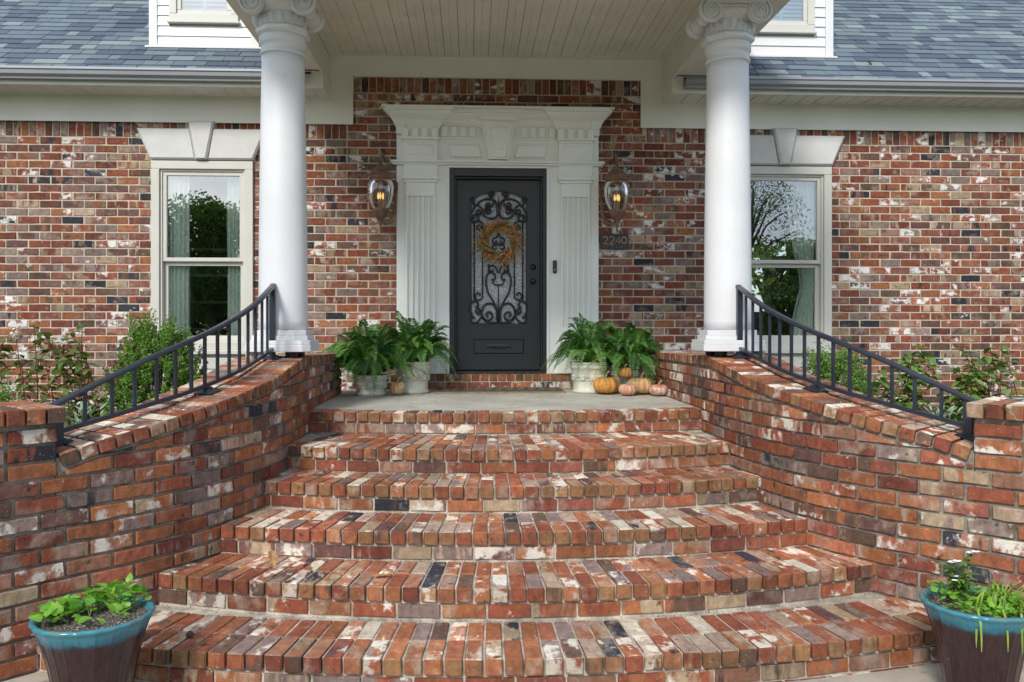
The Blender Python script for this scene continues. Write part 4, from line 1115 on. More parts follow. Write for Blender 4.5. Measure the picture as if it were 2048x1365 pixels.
# ------------------------------------------------------------------ house number, doorbell
x0, z1 = on_plane(1199, 468, -.02); x1, z0 = on_plane(1257, 499, -.02)
m_ = MB(); m_.box(x0, x1, -.028, -.010, z0, z1); ns_ = m_.build('house_number_sign', signm, None, bev=.002, origin=((x0+x1)/2, -.01, z0))
tag(ns_, 'small dark plaque reading 2240 on the brick wall right of the door', 'sign')
m_ = MB(); hgt = (z1-z0)
W_ = (x1-x0)
def stroke(pts, xo, dw=.052, dh=.075, r_=.0033):
    m_.tube([(xo+p[0]*dw, -.030, z0+hgt*.36+p[1]*dh) for p in pts], r_, 6)
two = [(0, .78), (.08, .92), (.3, 1), (.6, 1), (.85, .9), (.95, .72), (.85, .52), (.5, .28), (0, 0), (1, 0)]
zero = [(.5+.5*math.cos(t*math.pi/8), .5+.5*math.sin(t*math.pi/8)) for t in range(17)]
sx0 = x0+W_*.12
pitx = W_*.2
stroke(two, sx0); stroke(two, sx0+pitx+.006); stroke([(.75, 0), (.75, 1), (0, .28), (1.05, .28)], sx0+2*pitx+.010); stroke(zero, sx0+3*pitx+.012)
m_.tube([(sx0, -.030, z0+hgt*.26), (sx0+W_*.35, -.030, z0+hgt*.26)], .0018, 5)
m_.tube([(sx0, -.030, z0+hgt*.26), (sx0+.08*.8, -.030, z0+hgt*.26)], .0018, 5)
for i, (dx, dz) in enumerate([(.0, .12), (.01, .15), (.035, .13), (.045, .16), (.09, .12), (.105, .16), (.15, .13), (.19, .12), (.2, .15)]):
    m_.lathe_y([(.001, -.003), (.003, -.002), (.003, 0)], (sx0+dx, -.029, z0+hgt*dz), 6)
m_.build('numerals', gold, ns_, smooth=True)
bx, bz = on_plane(1110, 534, -.08); bxx0, bxx1 = bx-.020, bx+.020
m_ = MB(); m_.box(bx-.022, bx+.022, -.078, -.0505, bz-.07, bz+.07); db_ = m_.build('doorbell', plasticd, None, bev=.009, origin=(bx, -.051, bz-.07)); tag(db_, 'slim dark doorbell with round button on the door surround', 'doorbell')
m_ = MB(); m_.lathe_y([(.001, -.006), (.011, -.005), (.013, 0)], (bx, -.0785, bz-.035), 16); m_.build('button', steel, db_, smooth=True)
m_ = MB(); m_.lathe_y([(.001, -.004), (.009, -.004), (.010, 0)], (bx, -.0785, bz+.04), 14); m_.build('camera_lens', blackm, db_, smooth=True)

# ------------------------------------------------------------------ columns
def volute(mb, cx_, cy, cz, sx, sy, R0=.094):
    # disc with raised spiral on the outward face
    mb.lathe_y([(.001, 0), (R0, 0), (R0+.004, sy*.008), (R0, sy*.035), (R0*.8, sy*.05)] if sy > 0 else [(R0*.8, -.05), (R0, -.035), (R0+.004, -.008), (R0, 0), (.001, 0)], (cx_, cy, cz), 32)
    pts = []
    for i in range(64):
        t = i/63; a = math.pi*.5 - sx*t*2*math.pi*2.6; r_ = R0*.93*(1-t)**.85+.008
        pts.append((cx_+r_*math.cos(a), cy-sy*.006, cz+r_*math.sin(a)))
    mb.tube(pts, [.0105*(1-.55*i/63) for i in range(64)], 6)
    mb.lathe_y([(.001, -.014), (.014, -.010), (.018, 0)] if sy > 0 else [(.018, 0), (.014, .010), (.001, .014)], (cx_, cy, cz), 12)
for sx in (-1, 1):
    CX = -1.748 if sx < 0 else 1.755; CY = -2.42
    root = thing('porch_column', (CX, CY, .43), ('white scroll-topped column standing on the left side wall' if sx < 0 else 'white scroll-topped column standing on the right side wall'), 'column', 'porch columns')
    # feet
    for fx in (-.15, .15):
        for fy in (-.12, .15):
            z_ = .425 if fy > 0 else .41
            m_ = MB(); m_.lathe([(.03, 0), (.045, .012), (.05, .062)], (CX+fx+(.06 if sx > 0 else -.06), CY+fy, z_), 12); m_.build('foot', blackm if fx*sx < 0 else concrete, root)
    def octa(z0, z1, h, ch, name='plinth'):
        m_ = MB(); q = [(-h, -h+ch), (-h+ch, -h), (h-ch, -h), (h, -h+ch), (h, h-ch), (h-ch, h), (-h+ch, h), (-h, h-ch)]
        m_.loft([[(CX+x, CY+y, z0) for x, y in q], [(CX+x, CY+y, z1) for x, y in q]]); m_.build(name, white, root, bev=.004)
    octa(.477, .53, .246, .055); octa(.5305, .563, .240, .055); octa(.5635, .60, .212, .085); octa(.6005, .64, .198, .08)
    m_ = MB(); prof = []
    for i in range(31):
        t = i/30; z = .641+(2.755-.641)*t; r_ = .186-.024*t**1.6; prof.append((r_, z))
    m_.lathe(prof, (CX, CY, 0), 56); m_.build('shaft', white, root, smooth=True)
    m_ = MB(); m_.lathe([(.160, 2.7555), (.172, 2.76), (.176, 2.77), (.172, 2.782), (.164, 2.786), (.166, 2.83), (.176, 2.84), (.181, 2.848), (.181, 2.90), (.176, 2.905)], (CX, CY, 0), 56); m_.build('collar', white, root, smooth=True)
    m_ = MB()
    def octr(r_, z): return [(CX+r_*math.cos(rad(22.5+45*i))*1.06, CY+r_*math.sin(rad(22.5+45*i))*1.06, z) for i in range(8)]
    m_.loft([octr(.176, 2.9055), octr(.198, 2.925), octr(.198, 2.955), octr(.185, 2.96)]); m_.build('neck_ring', white, root, bev=.004)
    m_ = MB(); m_.lathe([(.172, 2.9605), (.170, 3.0), (.166, 3.06), (.170, 3.07)], (CX, CY, 0), 48)
    for i in range(16):      # leafy relief round the neck
        a = 2*math.pi*(i+.5)/16; rr_ = .172
        def on(da, z, r_=rr_): return (CX+r_*math.cos(a+da), CY+r_*math.sin(a+da), z)
        w_ = .17
        m_.tube([on(-w_+.34*j/10*1.0, 2.975+.012*math.sin(j)) for j in range(11)], .0045, 4)
        for s2 in (-1, 1):
            m_.tube([on(s2*(.02+.07*math.sin(t*.5)), 2.97+.012*t+.004*math.cos(t*1.5)) for t in range(7)], [.008, .008, .007, .006, .006, .005, .003], 5)
            m_.tube([on(s2*.10+.03*math.cos(b*.9)*(1-b/9), 2.992+.013*math.sin(b*.9)*(1-b/9)) for b in range(9)], .005, 4)
        m_.tube([on(0, 2.97), on(0, 3.01), on(0, 3.055)], [.006, .008, .003], 5)
        m_.tube([on(-.05, 3.015), on(-.09, 3.045), on(-.10, 3.06)], [.005, .004, .002], 5); m_.tube([on(.05, 3.015), on(.09, 3.045), on(.10, 3.06)], [.005, .004, .002], 5)
    no = m_.build('necking', white, root, smooth=True)
    m_ = MB(); m_.lathe([(.170, 3.0705), (.178, 3.075), (.180, 3.082), (.185, 3.088), (.205, 3.11), (.212, 3.13), (.205, 3.142)], (CX, CY, 0), 96, fn=lambda a, z: 1+(.05*abs(math.sin(12*a)) if z > 3.085 else 0))
    m_.lathe([(.19, 3.1425), (.19, 3.172)], (CX, CY, 0), 32)
    m_.build('egg_band', white, root, smooth=True)
    m_ = MB(); m_.box(CX-.185, CX+.185, CY-.193, CY-.165, 3.13, 3.17)
    m_.box(CX-.185, CX+.185, CY+.165, CY+.193, 3.13, 3.17); m_.build('volute_band', white, root, bev=.004)
    m_ = MB()
    q = []
    for i in range(4):      # concave-sided abacus
        a0 = rad(45+90*i); a1 = rad(135+90*i)
        for j in range(6):
            t = j/6; a = a0+(a1-a0)*t; r_ = .33/ (1 if j == 0 else 1); px_ = math.cos(a0)*.33*(1-t)+math.cos(a1)*.33*t; py_ = math.sin(a0)*.33*(1-t)+math.sin(a1)*.33*t
            am = (a0+a1)/2; dpt = .03*math.sin(math.pi*t); q.append((CX+px_-math.cos(am)*dpt, CY+py_-math.sin(am)*dpt))
    m_.loft([[(x, y, 3.173) for x, y in q], [(x, y, 3.216) for x, y in q]]); m_.build('abacus', white, root, bev=.004)
    for vx in (-1, 1):
        for vy in (-1, 1):
            m_ = MB(); volute(m_, CX+vx*.19, CY+vy*.205, 3.118, vx, -vy); m_.build('volute', white, root, smooth=True)
        m_ = MB(); m_.lathe_y([(.080, -.165), (.07, -.13), (.058, -.07), (.052, -.02), (.060, -.015), (.060, .015), (.052, .02), (.058, .07), (.07, .13), (.080, .165)], (CX+vx*.19, CY, 3.118), 28); m_.build('bolster', white, root, smooth=True)

# ------------------------------------------------------------------ railings
HR = [(1.80, 1.03), (1.92, 1.005), (2.2, .915), (2.5, .815), (2.8, .735), (3.15, .635), (3.47, .565), (3.82, .445), (4.2, .285), (4.3, .24)]
BR = [(1.9, .515), (1.97, .503), (2.3, .452), (2.7, .378), (3.15, .304), (3.5, .252), (3.8, .20), (4.2, .118), (4.25, .105)]
OFF = .21
for side in (-1, 1):
    def rp_(s, tab, dz=0.): return wall_pt(side, s, OFF, interp(tab, s)+dz)
    root = thing('railing', wall_pt(side, 3., OFF, .27), ('dark blue metal railing on top of the left side wall' if side < 0 else 'dark blue metal railing on top of the right side wall'), 'railing', 'railings on the side walls')
    def smooth_tab(s, tab): return sum(interp(tab, s+d) for d in (-.16, -.08, 0, .08, .16))/5
    def rps(s, tab, dz=0.): return wall_pt(side, s, OFF, (smooth_tab(s, tab) if tab[0][0]+.2 < s < tab[-1][0]-.2 else interp(tab, s))+dz)
    m_ = MB(); pts = [rps(1.95+(4.25-1.95)*i/44, HR, -.012) for i in range(45)]
    m_.sweep(pts, [(-.024, -.010), (-.017, -.016), (.017, -.016), (.024, -.010), (.024, .0), (.018, .006), (.012, .011), (-.012, .011), (-.018, .006), (-.024, .0)])
    m_.build('handrail', railm, root)
    # lamb's tongue where the rail turns down at the top
    m_ = MB(); a = rps(1.95, HR, -.012); pts = [a, wall_pt(side, 1.915, OFF, a.z+.004), wall_pt(side, 1.885, OFF, a.z-.012), wall_pt(side, 1.875, OFF, a.z-.05), wall_pt(side, 1.89, OFF, a.z-.10), wall_pt(side, 1.935, OFF, a.z-.145)]
    pts = [Vector(p) for p in pts]; rg = []
    for i, p in enumerate(pts):
        t = (pts[min(i+1, len(pts)-1)]-pts[max(i-1, 0)]).normalized(); sd_ = Vector((1, 0, 0)); up = sd_.cross(t).normalized(); w_ = .02 if i < 4 else .014
        rg.append([p+sd_*w_+up*.007, p-sd_*w_+up*.007, p-sd_*w_-up*.007, p+sd_*w_-up*.007])
    m_.loft(rg); m_.build('rail_end', railm, root, bev=.002)
    m_ = MB(); m_.sweep([rps(1.97+(4.22-1.97)*i/30, BR) for i in range(31)], [(-.014, -.012), (.014, -.012), (.014, .012), (-.014, .012)]); m_.build('bottom_rail', railm, root)
    def postz(s, z0, z1, h, name):
        c = wall_pt(side, s, OFF); _, T = SP.at(s); T3 = Vector((side*T.x, T.y, 0)).normalized(); N3 = Vector((-T3.y, T3.x, 0))
        m_ = MB(); q = [c+T3*h+N3*h, c-T3*h+N3*h, c-T3*h-N3*h, c+T3*h-N3*h]
        m_.loft([[(p.x, p.y, z0) for p in q], [(p.x, p.y, z1) for p in q]]); return m_.build(name, railm, root)
    for s in (1.97, 4.2): postz(s, cap_z(s)+.012, interp(HR, s)-.03, .020 if s < 3 else .022, 'post')
    postz(3.13, cap_z(3.13)+.015, interp(BR, 3.13)-.012, .022, 'post')
    for s in (1.97, 3.13, 4.2):
        sl = (cap_z(s+.06)-cap_z(s-.06))/.12; zc_ = cap_z(s)+.003
        _, T = SP.at(s); T3 = Vector((side*T.x, T.y, sl)).normalized(); N3 = Vector((-T3.y, T3.x, 0)).normalized(); U3 = T3.cross(N3); 
        if U3.z < 0: U3 = -U3
        c = wall_pt(side, s, OFF, zc_); m_ = MB(); rg = []
        for h, u in ((.058, 0), (.058, .008), (.036, .020), (.028, .026)): rg.append([c+T3*h+N3*h+U3*u, c-T3*h+N3*h+U3*u, c-T3*h-N3*h+U3*u, c+T3*h-N3*h+U3*u])
        m_.loft(rg); m_.build('base_plate', railm, root)
    nb = 14
    for i in range(nb):
        s = 1.97+(4.2-1.97)*(i+1)/(nb+1); postz(s, interp(BR, s)+.004, interp(HR, s)-.024, .0085, 'baluster')

# ------------------------------------------------------------------ doormat
m_ = MB(); m_.box(-.66, .66, -.66, -.12, .001, .016); dm = m_.build('doormat', mattan, None, bev=.003, origin=(0, -.35, .001)); tag(dm, 'long dark doormat with tan border before the front door', 'doormat')
m_ = MB(); m_.box(-.635, .635, -.635, -.145, .0163, .024); m_.build('mat_field', matdark, dm)
m_ = MB()
for i in range(11):
    x = -.55+i*.11
    m_.tube([(x+.04*math.cos(t*.6)*(1-t/22), -.39+.16*math.sin(t*.6)*(1-t/22), .0255) for t in range(16)], .004, 5)
m_.build('mat_scrolls', mattan, dm)

# ------------------------------------------------------------------ flower pots on the landing
def cream_pot(x, y, rad_, h, label):
    root = thing('flower_pot', (x, y, 0.001), label, 'flower pot', 'cream pots on the landing')
    k = rad_/.18
    m_ = MB(); m_.lathe([(.001, 0), (.150*k, 0), (.160*k, .012), (.158*k, .028), (.146*k, .04), (.150*k, h*.3), (.158*k, h*.6), (.164*k, h*.72), (.172*k, h*.78), (.180*k, h*.80), (.182*k, h*.86), (.172*k, h*.89), (.176*k, h*.93), (.186*k, h*.97), (.180*k, h), (.165*k, h), (.160*k, h*.93), (.001, h*.92)], (x, y, .001), 44)
    m_.build('pot_body', potcream, root, smooth=True)
    m_ = MB(); ph = R.random()*6
    for i in range(9):       # garland relief
        a = ph+2*math.pi*i/9; zc_ = h*.50; rr_ = .158*k
        def on(da, z, r_=rr_): return (x+r_*math.cos(a+da), y+r_*math.sin(a+da), z+.001)
        for j in range(6):
            b = j/6*2*math.pi; m_.tube([on(0, zc_+.0), on(.15*math.cos(b), zc_+.030*math.sin(b))], [.008, .013], 6)
        m_.tube([on(.13+.07*t, zc_+.02*math.sin(t*1.3)-.006) for t in range(7)], .0045, 5)
        for t in range(4): m_.tube([on(.2+.11*t, zc_), on(.24+.11*t, zc_+.028)], [.007, .003], 5); m_.tube([on(.2+.11*t, zc_-.01), on(.25+.11*t, zc_-.035)], [.007, .003], 5)
    m_.build('garland', potcream, root, smooth=True)
    m_ = MB(); m_.lathe([(.158*k, h*.90), (.001, h*.915)], (x, y, .001), 20, cap=False); m_.build('potting_soil', soil, root)
    return x, y, h*.9
def fern(x, y, z, rad_, n, label, up=.38, seed=1):
    rr = random.Random(seed)
    root = thing('fern', (x, y, z), label, 'fern', 'ferns in cream pots')
    for i in range(n):
        az = rr.uniform(0, 2*math.pi); e = rr.random()
        ln = rad_*rr.uniform(.85, 1.2); lift = up*(1.1-.75*e)*rr.uniform(.85, 1.15); out = rad_*(.28+.72*e)*rr.uniform(.8, 1.1); droop = (.08+.34*e)*rr.uniform(.6, 1.25)
        d = Vector((math.cos(az), math.sin(az), 0)); sidev = Vector((-math.sin(az), math.cos(az), 0)); bend = rr.uniform(-.10, .10)
        def P(t): return Vector((x, y, z)) + d*(.05+out*t) + sidev*(bend*t*t) + Vector((0, 0, lift*math.sin(min(t*1.5, 1.57))*1.0 - droop*max(0, t-.45)**1.5*2.2))
        m_ = MB(); N = 32; pts = [P(t/N) for t in range(N+1)]
        m_.tube(pts[::3], .0022, 3)
        for j in range(2, N+1):
            t = j/N; T = (pts[j]-pts[j-1]).normalized(); s0 = T.cross(Vector((0, 0, 1)))
            if s0.length < .1: s0 = sidev.copy()
            s0.normalize(); U = s0.cross(T); roll = .5*math.sin(i*1.7)
            s1 = s0*math.cos(roll)+U*math.sin(roll)
            ll = .058*math.sin(math.pi*min(1, (t*.93+.06))**.75)*rr.uniform(.8, 1.1)*(rad_/.42)
            wv = .0060*(rad_/.42)
            for s_ in (-1, 1):
                b0 = pts[j]; tip = b0+s1*s_*ll+T*ll*.25+Vector((0, 0, -.25*ll*rr.uniform(.2, 1.4)))
                m = (b0+tip)/2+Vector((0, 0, .004))
                m_.quad(b0-T*wv*.6, m-T*wv, tip, m+T*wv)
        m_.build('frond', fernm, root)
p1 = cream_pot(-1.265, -.80, .172, .20, 'small cream pot at the left end of the landing, against the brick wall')
fern(p1[0]-.03, p1[1], .2, .60, 120, 'large arching fern in the leftmost pot on the landing', .50, 3)
p2 = cream_pot(-.875, -.56, .185, .32, 'larger cream pot with garland relief just left of the door')
fern(p2[0]+.02, p2[1], .3, .55, 110, 'fern spilling towards the door from the larger pot on the left', .46, 4)
p3 = cream_pot(.90, -.58, .19, .31, 'cream pot with garland relief just right of the door, beside the pumpkins')
fern(p3[0]+.02, p3[1], .29, .50, 105, 'fern just right of the door in the pot with garland relief', .47, 5)
p4 = cream_pot(1.27, -.60, .15, .22, 'cream pot mostly hidden behind the pumpkins')
fern(p4[0]+.04, p4[1], .24, .54, 115, 'bushy fern behind the pumpkins at the right end of the landing', .45, 6)

def pumpkin(x, y, r_, hh, mat, label, ribs=10, z=.001, tilt=0.):
    m_ = MB(); seg = ribs*6; rings = []
    prof = []
    for i in range(17):
        t = math.pi*i/16; pr = r_*(.42+.58*math.sin(t)**.7)*math.sin(t)**.55; pz = hh/2*(1-math.cos(t)); dim = .16*hh*(math.cos(t)**8)
        pz = pz-dim if t > math.pi/2 else pz+dim*.6
        prof.append((max(pr, .002), pz))
    m_.lathe(prof, (x, y, z), seg, fn=lambda a, zz: 1-.12*(abs(math.cos(a*ribs/2))**6))
    o = m_.build('pumpkin', mat, None, smooth=True, origin=(x, y, z)); tag(o, label, 'pumpkin', 'pumpkins on the landing')
    s_ = MB(); s_.tube([(x, y, z+hh*.82), (x+.004, y, z+hh*.98), (x+.014, y-.006, z+hh*1.12), (x+.03, y-.01, z+hh*1.2)], [.016, .010, .008, .011], 7); s_.build('stem', pkstem, o, smooth=True)
    if tilt: o.rotation_euler = (0, tilt, 0)
pumpkin(1.035, -.83, .128, .19, pk1, 'large ochre pumpkin at the left of the cluster')
pumpkin(1.38, -.86, .135, .185, pk4, 'wide tan pumpkin in the middle right of the cluster', 9)
pumpkin(1.215, -1.02, .088, .128, pk3, 'small pink pumpkin at the front of the cluster', 11)
pumpkin(1.505, -1.07, .095, .125, pk5, 'pink and orange mottled pumpkin at the right end of the cluster', 9)
pumpkin(1.225, -.80, .082, .12, pk2, 'small amber pumpkin perched on top of the cluster', 12, z=.155)
pumpkin(-1.00, -.87, .075, .15, pk6, 'brown streaked pumpkin between the two pots on the left', 9)

# ------------------------------------------------------------------ leaves and shrubs
def leaf_mesh(name, L_, W_, mat, heart=False, fold=.25, droop=.2):
    m_ = MB(); n = 6
    shp = [(0, .0), (.12, .55), (.32, 1.), (.55, .85), (.8, .42), (1., 0)] if not heart else [(-.12, .45), (.05, .85), (.28, 1.), (.55, .72), (.8, .3), (1., 0)]
    mid = []; lf = []; rt_ = []
    for t, w_ in shp:
        z = -droop*L_*t*t; mid.append((0, t*L_ if not (heart and t < 0) else 0, z)); lf.append((-w_*W_/2, t*L_, z+fold*w_*W_/2)); rt_.append((w_*W_/2, t*L_, z+fold*w_*W_/2))
    n0 = 0; m_.v = mid+lf+rt_; k = len(shp)
    for i in range(k-1):
        m_.face((i, i+1, k+i+1, k+i)); m_.face((i+1, i, 2*k+i, 2*k+i+1))
    me = m_.build(name, mat).data; bpy.data.objects.remove(bpy.data.objects[name]); return me
def put_leaf(me, parent, p, yaw, pitch, roll, s, name='leaf'):
    o = bpy.data.objects.new(name, me); col.objects.link(o); o.location = p; o.rotation_euler = (pitch, roll, yaw); o.scale = (s, s, s); attach(o, parent); return o
def hydrangea(x, y, z, label, seed, nst, h, spread, mat, blooms):
    extra = MB()
    rr = random.Random(seed); root = thing('hydrangea', (x, y, z), label, 'shrub'); me = leaf_mesh('leafshape', .105, .062, mat)
    tips = []; nl = 0
    for i in range(nst):
        bx_ = x+rr.uniform(-spread*.55, spread*.55); by = y+rr.uniform(-.15, .15); hx = h*rr.uniform(.68, 1.05); lx_ = rr.uniform(-.28, .28)*spread; ly = rr.uniform(-.12, .06)
        pts = [Vector((bx_+lx_*t*t, by+ly*t, z+hx*t)) for t in (0, .2, .4, .6, .8, 1.)]
        m_ = MB(); m_.tube(pts, [.006, .0055, .005, .0045, .004, .003], 5); m_.build('stem', stemr, root)
        tips.append(pts[-1])
        for j in range(15):
            t = .16+.84*j/14; kk = min(int(t*5), 4); p = pts[kk].lerp(pts[kk+1], t*5-kk); a0 = j*1.57+rr.uniform(-.4, .4)
            for s_ in (0, math.pi):
                if (nl >= 290) or rr.random() < .35:
                    sc2 = rr.uniform(.55, 1.1); rm = Matrix.Translation(p) @ Matrix.Rotation(a0+s_, 4, 'Z') @ Matrix.Rotation(rr.uniform(-.4, .4), 4, 'Y') @ Matrix.Rotation(rr.uniform(-.6, .4), 4, 'X') @ Matrix.Scale(sc2, 4)
                    n0 = len(extra.v); r_ = rr.random()*.9+.05; extra.v += [tuple(rm @ v.co) for v in me.vertices]
                    for q in me.polygons: extra.face([n0+a for a in q.vertices], 0, r_)
                    continue
                put_leaf(me, root, p, a0+s_, rr.uniform(-.5, .35), rr.uniform(-.4, .4), rr.uniform(.8, 1.4)); nl += 1
    tag(extra.build('foliage', mat, root), None, kind='stuff')
    for (dx, dz, sc__) in blooms:
        m_ = MB(); c = Vector((x+dx, y-.12, z+dz))
        for i in range(int(90*sc__)):
            v = Vector((rr.gauss(0, 1), rr.gauss(0, 1), rr.gauss(0, 1))).normalized(); p = c+Vector((v.x*.055, v.y*.055, v.z*.062))*sc__*rr.uniform(.75, 1.05); a = v.orthogonal().normalized()*.014; b = v.cross(a).normalized()*.014
            m_.quad(p-a, p-b, p+a, p+b)
        m_.build('bloom', petal, root); q = MB(); q.tube([c-Vector((0, 0, .05)), c-Vector((-.02, -.06, .45))], .004, 4); q.build('stem', stemr, root)
def px_at(x, y, Y):
    p = on_plane(x, y, Y); return p[0], p[1]
hx_, hz_ = px_at(90, 800, -1.5)
hydrangea(hx_, -1.5, -.28, 'straggly hydrangea with one pale bloom and red stems, left of the left railing', 11, 22, .92, 1.2, hydm, [(px_at(35, 668, -1.6)[0]-hx_, px_at(35, 668, -1.6)[1]+.28, .95), (-.42, .62, .6)])
hx_, hz_ = px_at(1900, 800, -1.5)
hydrangea(hx_, -1.5, -.32, 'low green hydrangea with small cream blooms behind the right railing', 12, 22, .78, 1.15, hydg, [(px_at(2020, 758, -1.6)[0]-hx_, px_at(2020, 758, -1.6)[1]+.32, .7), (px_at(1985, 775, -1.6)[0]-hx_, px_at(1985, 775, -1.6)[1]+.32, .7), (px_at(1992, 745, -1.6)[0]-hx_, px_at(1992, 745, -1.6)[1]+.32, .5)])
def box_shrub(x, y, z, w_, h, n, label, seed, spikes=True):
    rr = random.Random(seed); root = thing('boxwood', (x, y, z), label, 'shrub'); m_ = MB()
    for i in range(26):
        a = rr.uniform(0, 6.28); r_ = w_*.35*rr.random(); m_.tube([(x, y, z), (x+r_*math.cos(a)*.5, y+r_*math.sin(a)*.5, z+h*.4), (x+r_*math.cos(a), y+r_*math.sin(a), z+h*rr.uniform(.7, .98))], [.009, .005, .002], 4)
    m_.build('branches', bark, root)
    m_ = MB(); tips = []
    for i in range(620):     # shoots, each carrying leaves
        a = rr.uniform(0, 6.28); u = rr.random(); zz = h*(.05+.9*u); prof = (math.sin(math.pi*min(1, .18+u*.80)))**.6*(1-.15*u)
        r_ = w_/2*prof*rr.uniform(.45, 1.04)*(1+.16*math.sin(a*3+u*9)); base = Vector((x+r_*math.cos(a), y+r_*math.sin(a), z+zz*.95)); ln = rr.uniform(.06, .15)*(1.7 if (u > .7 and rr.random() < .5) else .85)
        d = (Vector((math.cos(a)*.45, math.sin(a)*.45, 1.0))).normalized()
        for j in range(int(n/620)):
            t = rr.random(); c = base+d*ln*t+Vector((rr.gauss(0, .009), rr.gauss(0, .009), rr.gauss(0, .008)))
            v = Vector((rr.gauss(0, 1), rr.gauss(0, 1), rr.gauss(.4, 1))).normalized(); sd_ = v.orthogonal().normalized(); l = rr.uniform(.016, .028)
            m_.quad(c, c+v*l*.5+sd_*l*.32, c+v*l, c+v*l*.5-sd_*l*.32, 0, rr.random()*.9+.05)
    m_.build('foliage', boxm, root)
bx_, _ = px_at(318, 760, -1.45); box_shrub(bx_, -1.45, -.30, 0.84, 1.0, 32000, 'tall bright green boxwood before the left window', 21)
bx_, _ = px_at(1668, 780, -1.2); box_shrub(bx_, -1.2, -.30, .80, .70, 22000, 'low boxwood behind the right railing, under the right window', 22)
bx_, _ = px_at(8, 830, -1.7); box_shrub(bx_, -1.9, -.34, .55, .40, 9000, 'small green shrub low at the far left behind the pier', 23)
def sage(x, y, z, seed, label):
    rr = random.Random(seed); root = thing('silver_leaf_plant', (x, y, z), label, 'plant'); me = leaf_mesh('sageshape', .085, .022, sagem, fold=.3)
    for i in range(90):
        a = rr.uniform(0, 6.28); r_ = rr.uniform(0, .17); put_leaf(me, root, (x+r_*math.cos(a), y+r_*math.sin(a), z+rr.uniform(.02, .26)), a-1.57+rr.uniform(-.6, .6), rr.uniform(.3, 1.2), rr.uniform(-.3, .3), rr.uniform(.7, 1.3))
sx_, _ = px_at(165, 835, -2.4); sage(sx_, -2.4, -.22, 31, 'pale silvery green plant low behind the left railing')
sx_, _ = px_at(1880, 820, -2.2); sage(sx_, -2.2, -.30, 32, 'low narrow-leaved plant at the foot of the right hydrangea')

# ------------------------------------------------------------------ turquoise pots
def teal_pot(x, y, label):
    z0 = -1.027; root = thing('glazed_planter', (x, y, z0), label, 'planter', 'teal glazed planters at the foot of the steps')
    prof = [(.001, 0), (.130, 0), (.137, .01), (.145, .06), (.160, .15), (.180, .26), (.202, .345), (.219, .395), (.230, .42), (.237, .433), (.243, .437), (.247, .445), (.243, .453), (.231, .455), (.219, .447), (.215, .425), (.20, .385)]
    m_ = MB(); m_.lathe(prof, (0, 0, 0), 286, fn=lambda a, z: 1+(.020*(1-abs(math.sin(a*11)))**4*min(1, z/.1)-.006 if z < .43 else .007*math.cos(a*22)+.003*math.sin(a*5)), cap=False)
    o = m_.build('pot_body', teal, None, smooth=True); o.location = (x, y, z0); attach(o, root)
    m_ = MB(); n = 26; rings = []
    for i in range(9):
        r_ = .216*i/8+.0005; rings.append([(x+r_*math.cos(6.2832*j/n), y+r_*math.sin(6.2832*j/n), z0+.428+.014*mnoise.noise(Vector((r_*20*math.cos(6.2832*j/n), r_*20*math.sin(6.2832*j/n), x)))) for j in range(n)])
    m_.loft(rings, cap=False); m_.build('potting_soil', perlite, root, smooth=True)
    return x, y, z0+.432
tx, ty, tz = teal_pot(-1.925, -5.30, 'teal rimmed planter with trailing green leaves at the left foot of the steps')
rr = random.Random(5); root = thing('sweet_potato_vine', (tx, ty, tz), 'bright green trailing leaves growing in the left planter', 'plant'); me = leaf_mesh('vineshape', .060, .057, vinem, heart=True, fold=.18)
for c_, n_, sp_, hh_ in (((-.11, .01), 30, .075, .05), ((-.03, .11), 30, .07, .085), ((.10, .10), 30, .055, .125), ((-.13, -.09), 20, .05, .045), ((.10, -.02), 4, .05, .03), ((.02, -.10), 4, .05, .03), ((-.04, 0.02), 6, .05, .04)):
    for i in range(n_):
        p = (tx+c_[0]+rr.gauss(0, sp_*.6), ty+c_[1]+rr.gauss(0, sp_*.5), tz+.015+rr.random()*hh_)
        if math.hypot(p[0]-tx, p[1]-ty) > .22: continue
        put_leaf(me, root, p, rr.uniform(-3.14, 3.14), rr.uniform(.1, 1.1), rr.uniform(-.4, .4), rr.uniform(.5, 1.2))
        m_ = MB(); m_.tube([(tx+c_[0]*.6, ty+c_[1]*.6, tz), ((p[0]+tx+c_[0]*.6)/2, (p[1]+ty+c_[1]*.6)/2, tz+.03), p], .0016, 4)
        if i % 2 == 0: m_.build('stem', stemg, root)
tx, ty, tz = teal_pot(2.01, -5.33, 'teal rimmed planter with white flowers at the right foot of the steps')
root = thing('strap_leaf_plant', (tx+.08, ty, tz), 'long yellow green strap leaves spilling over the right planter', 'plant'); rr = random.Random(9)
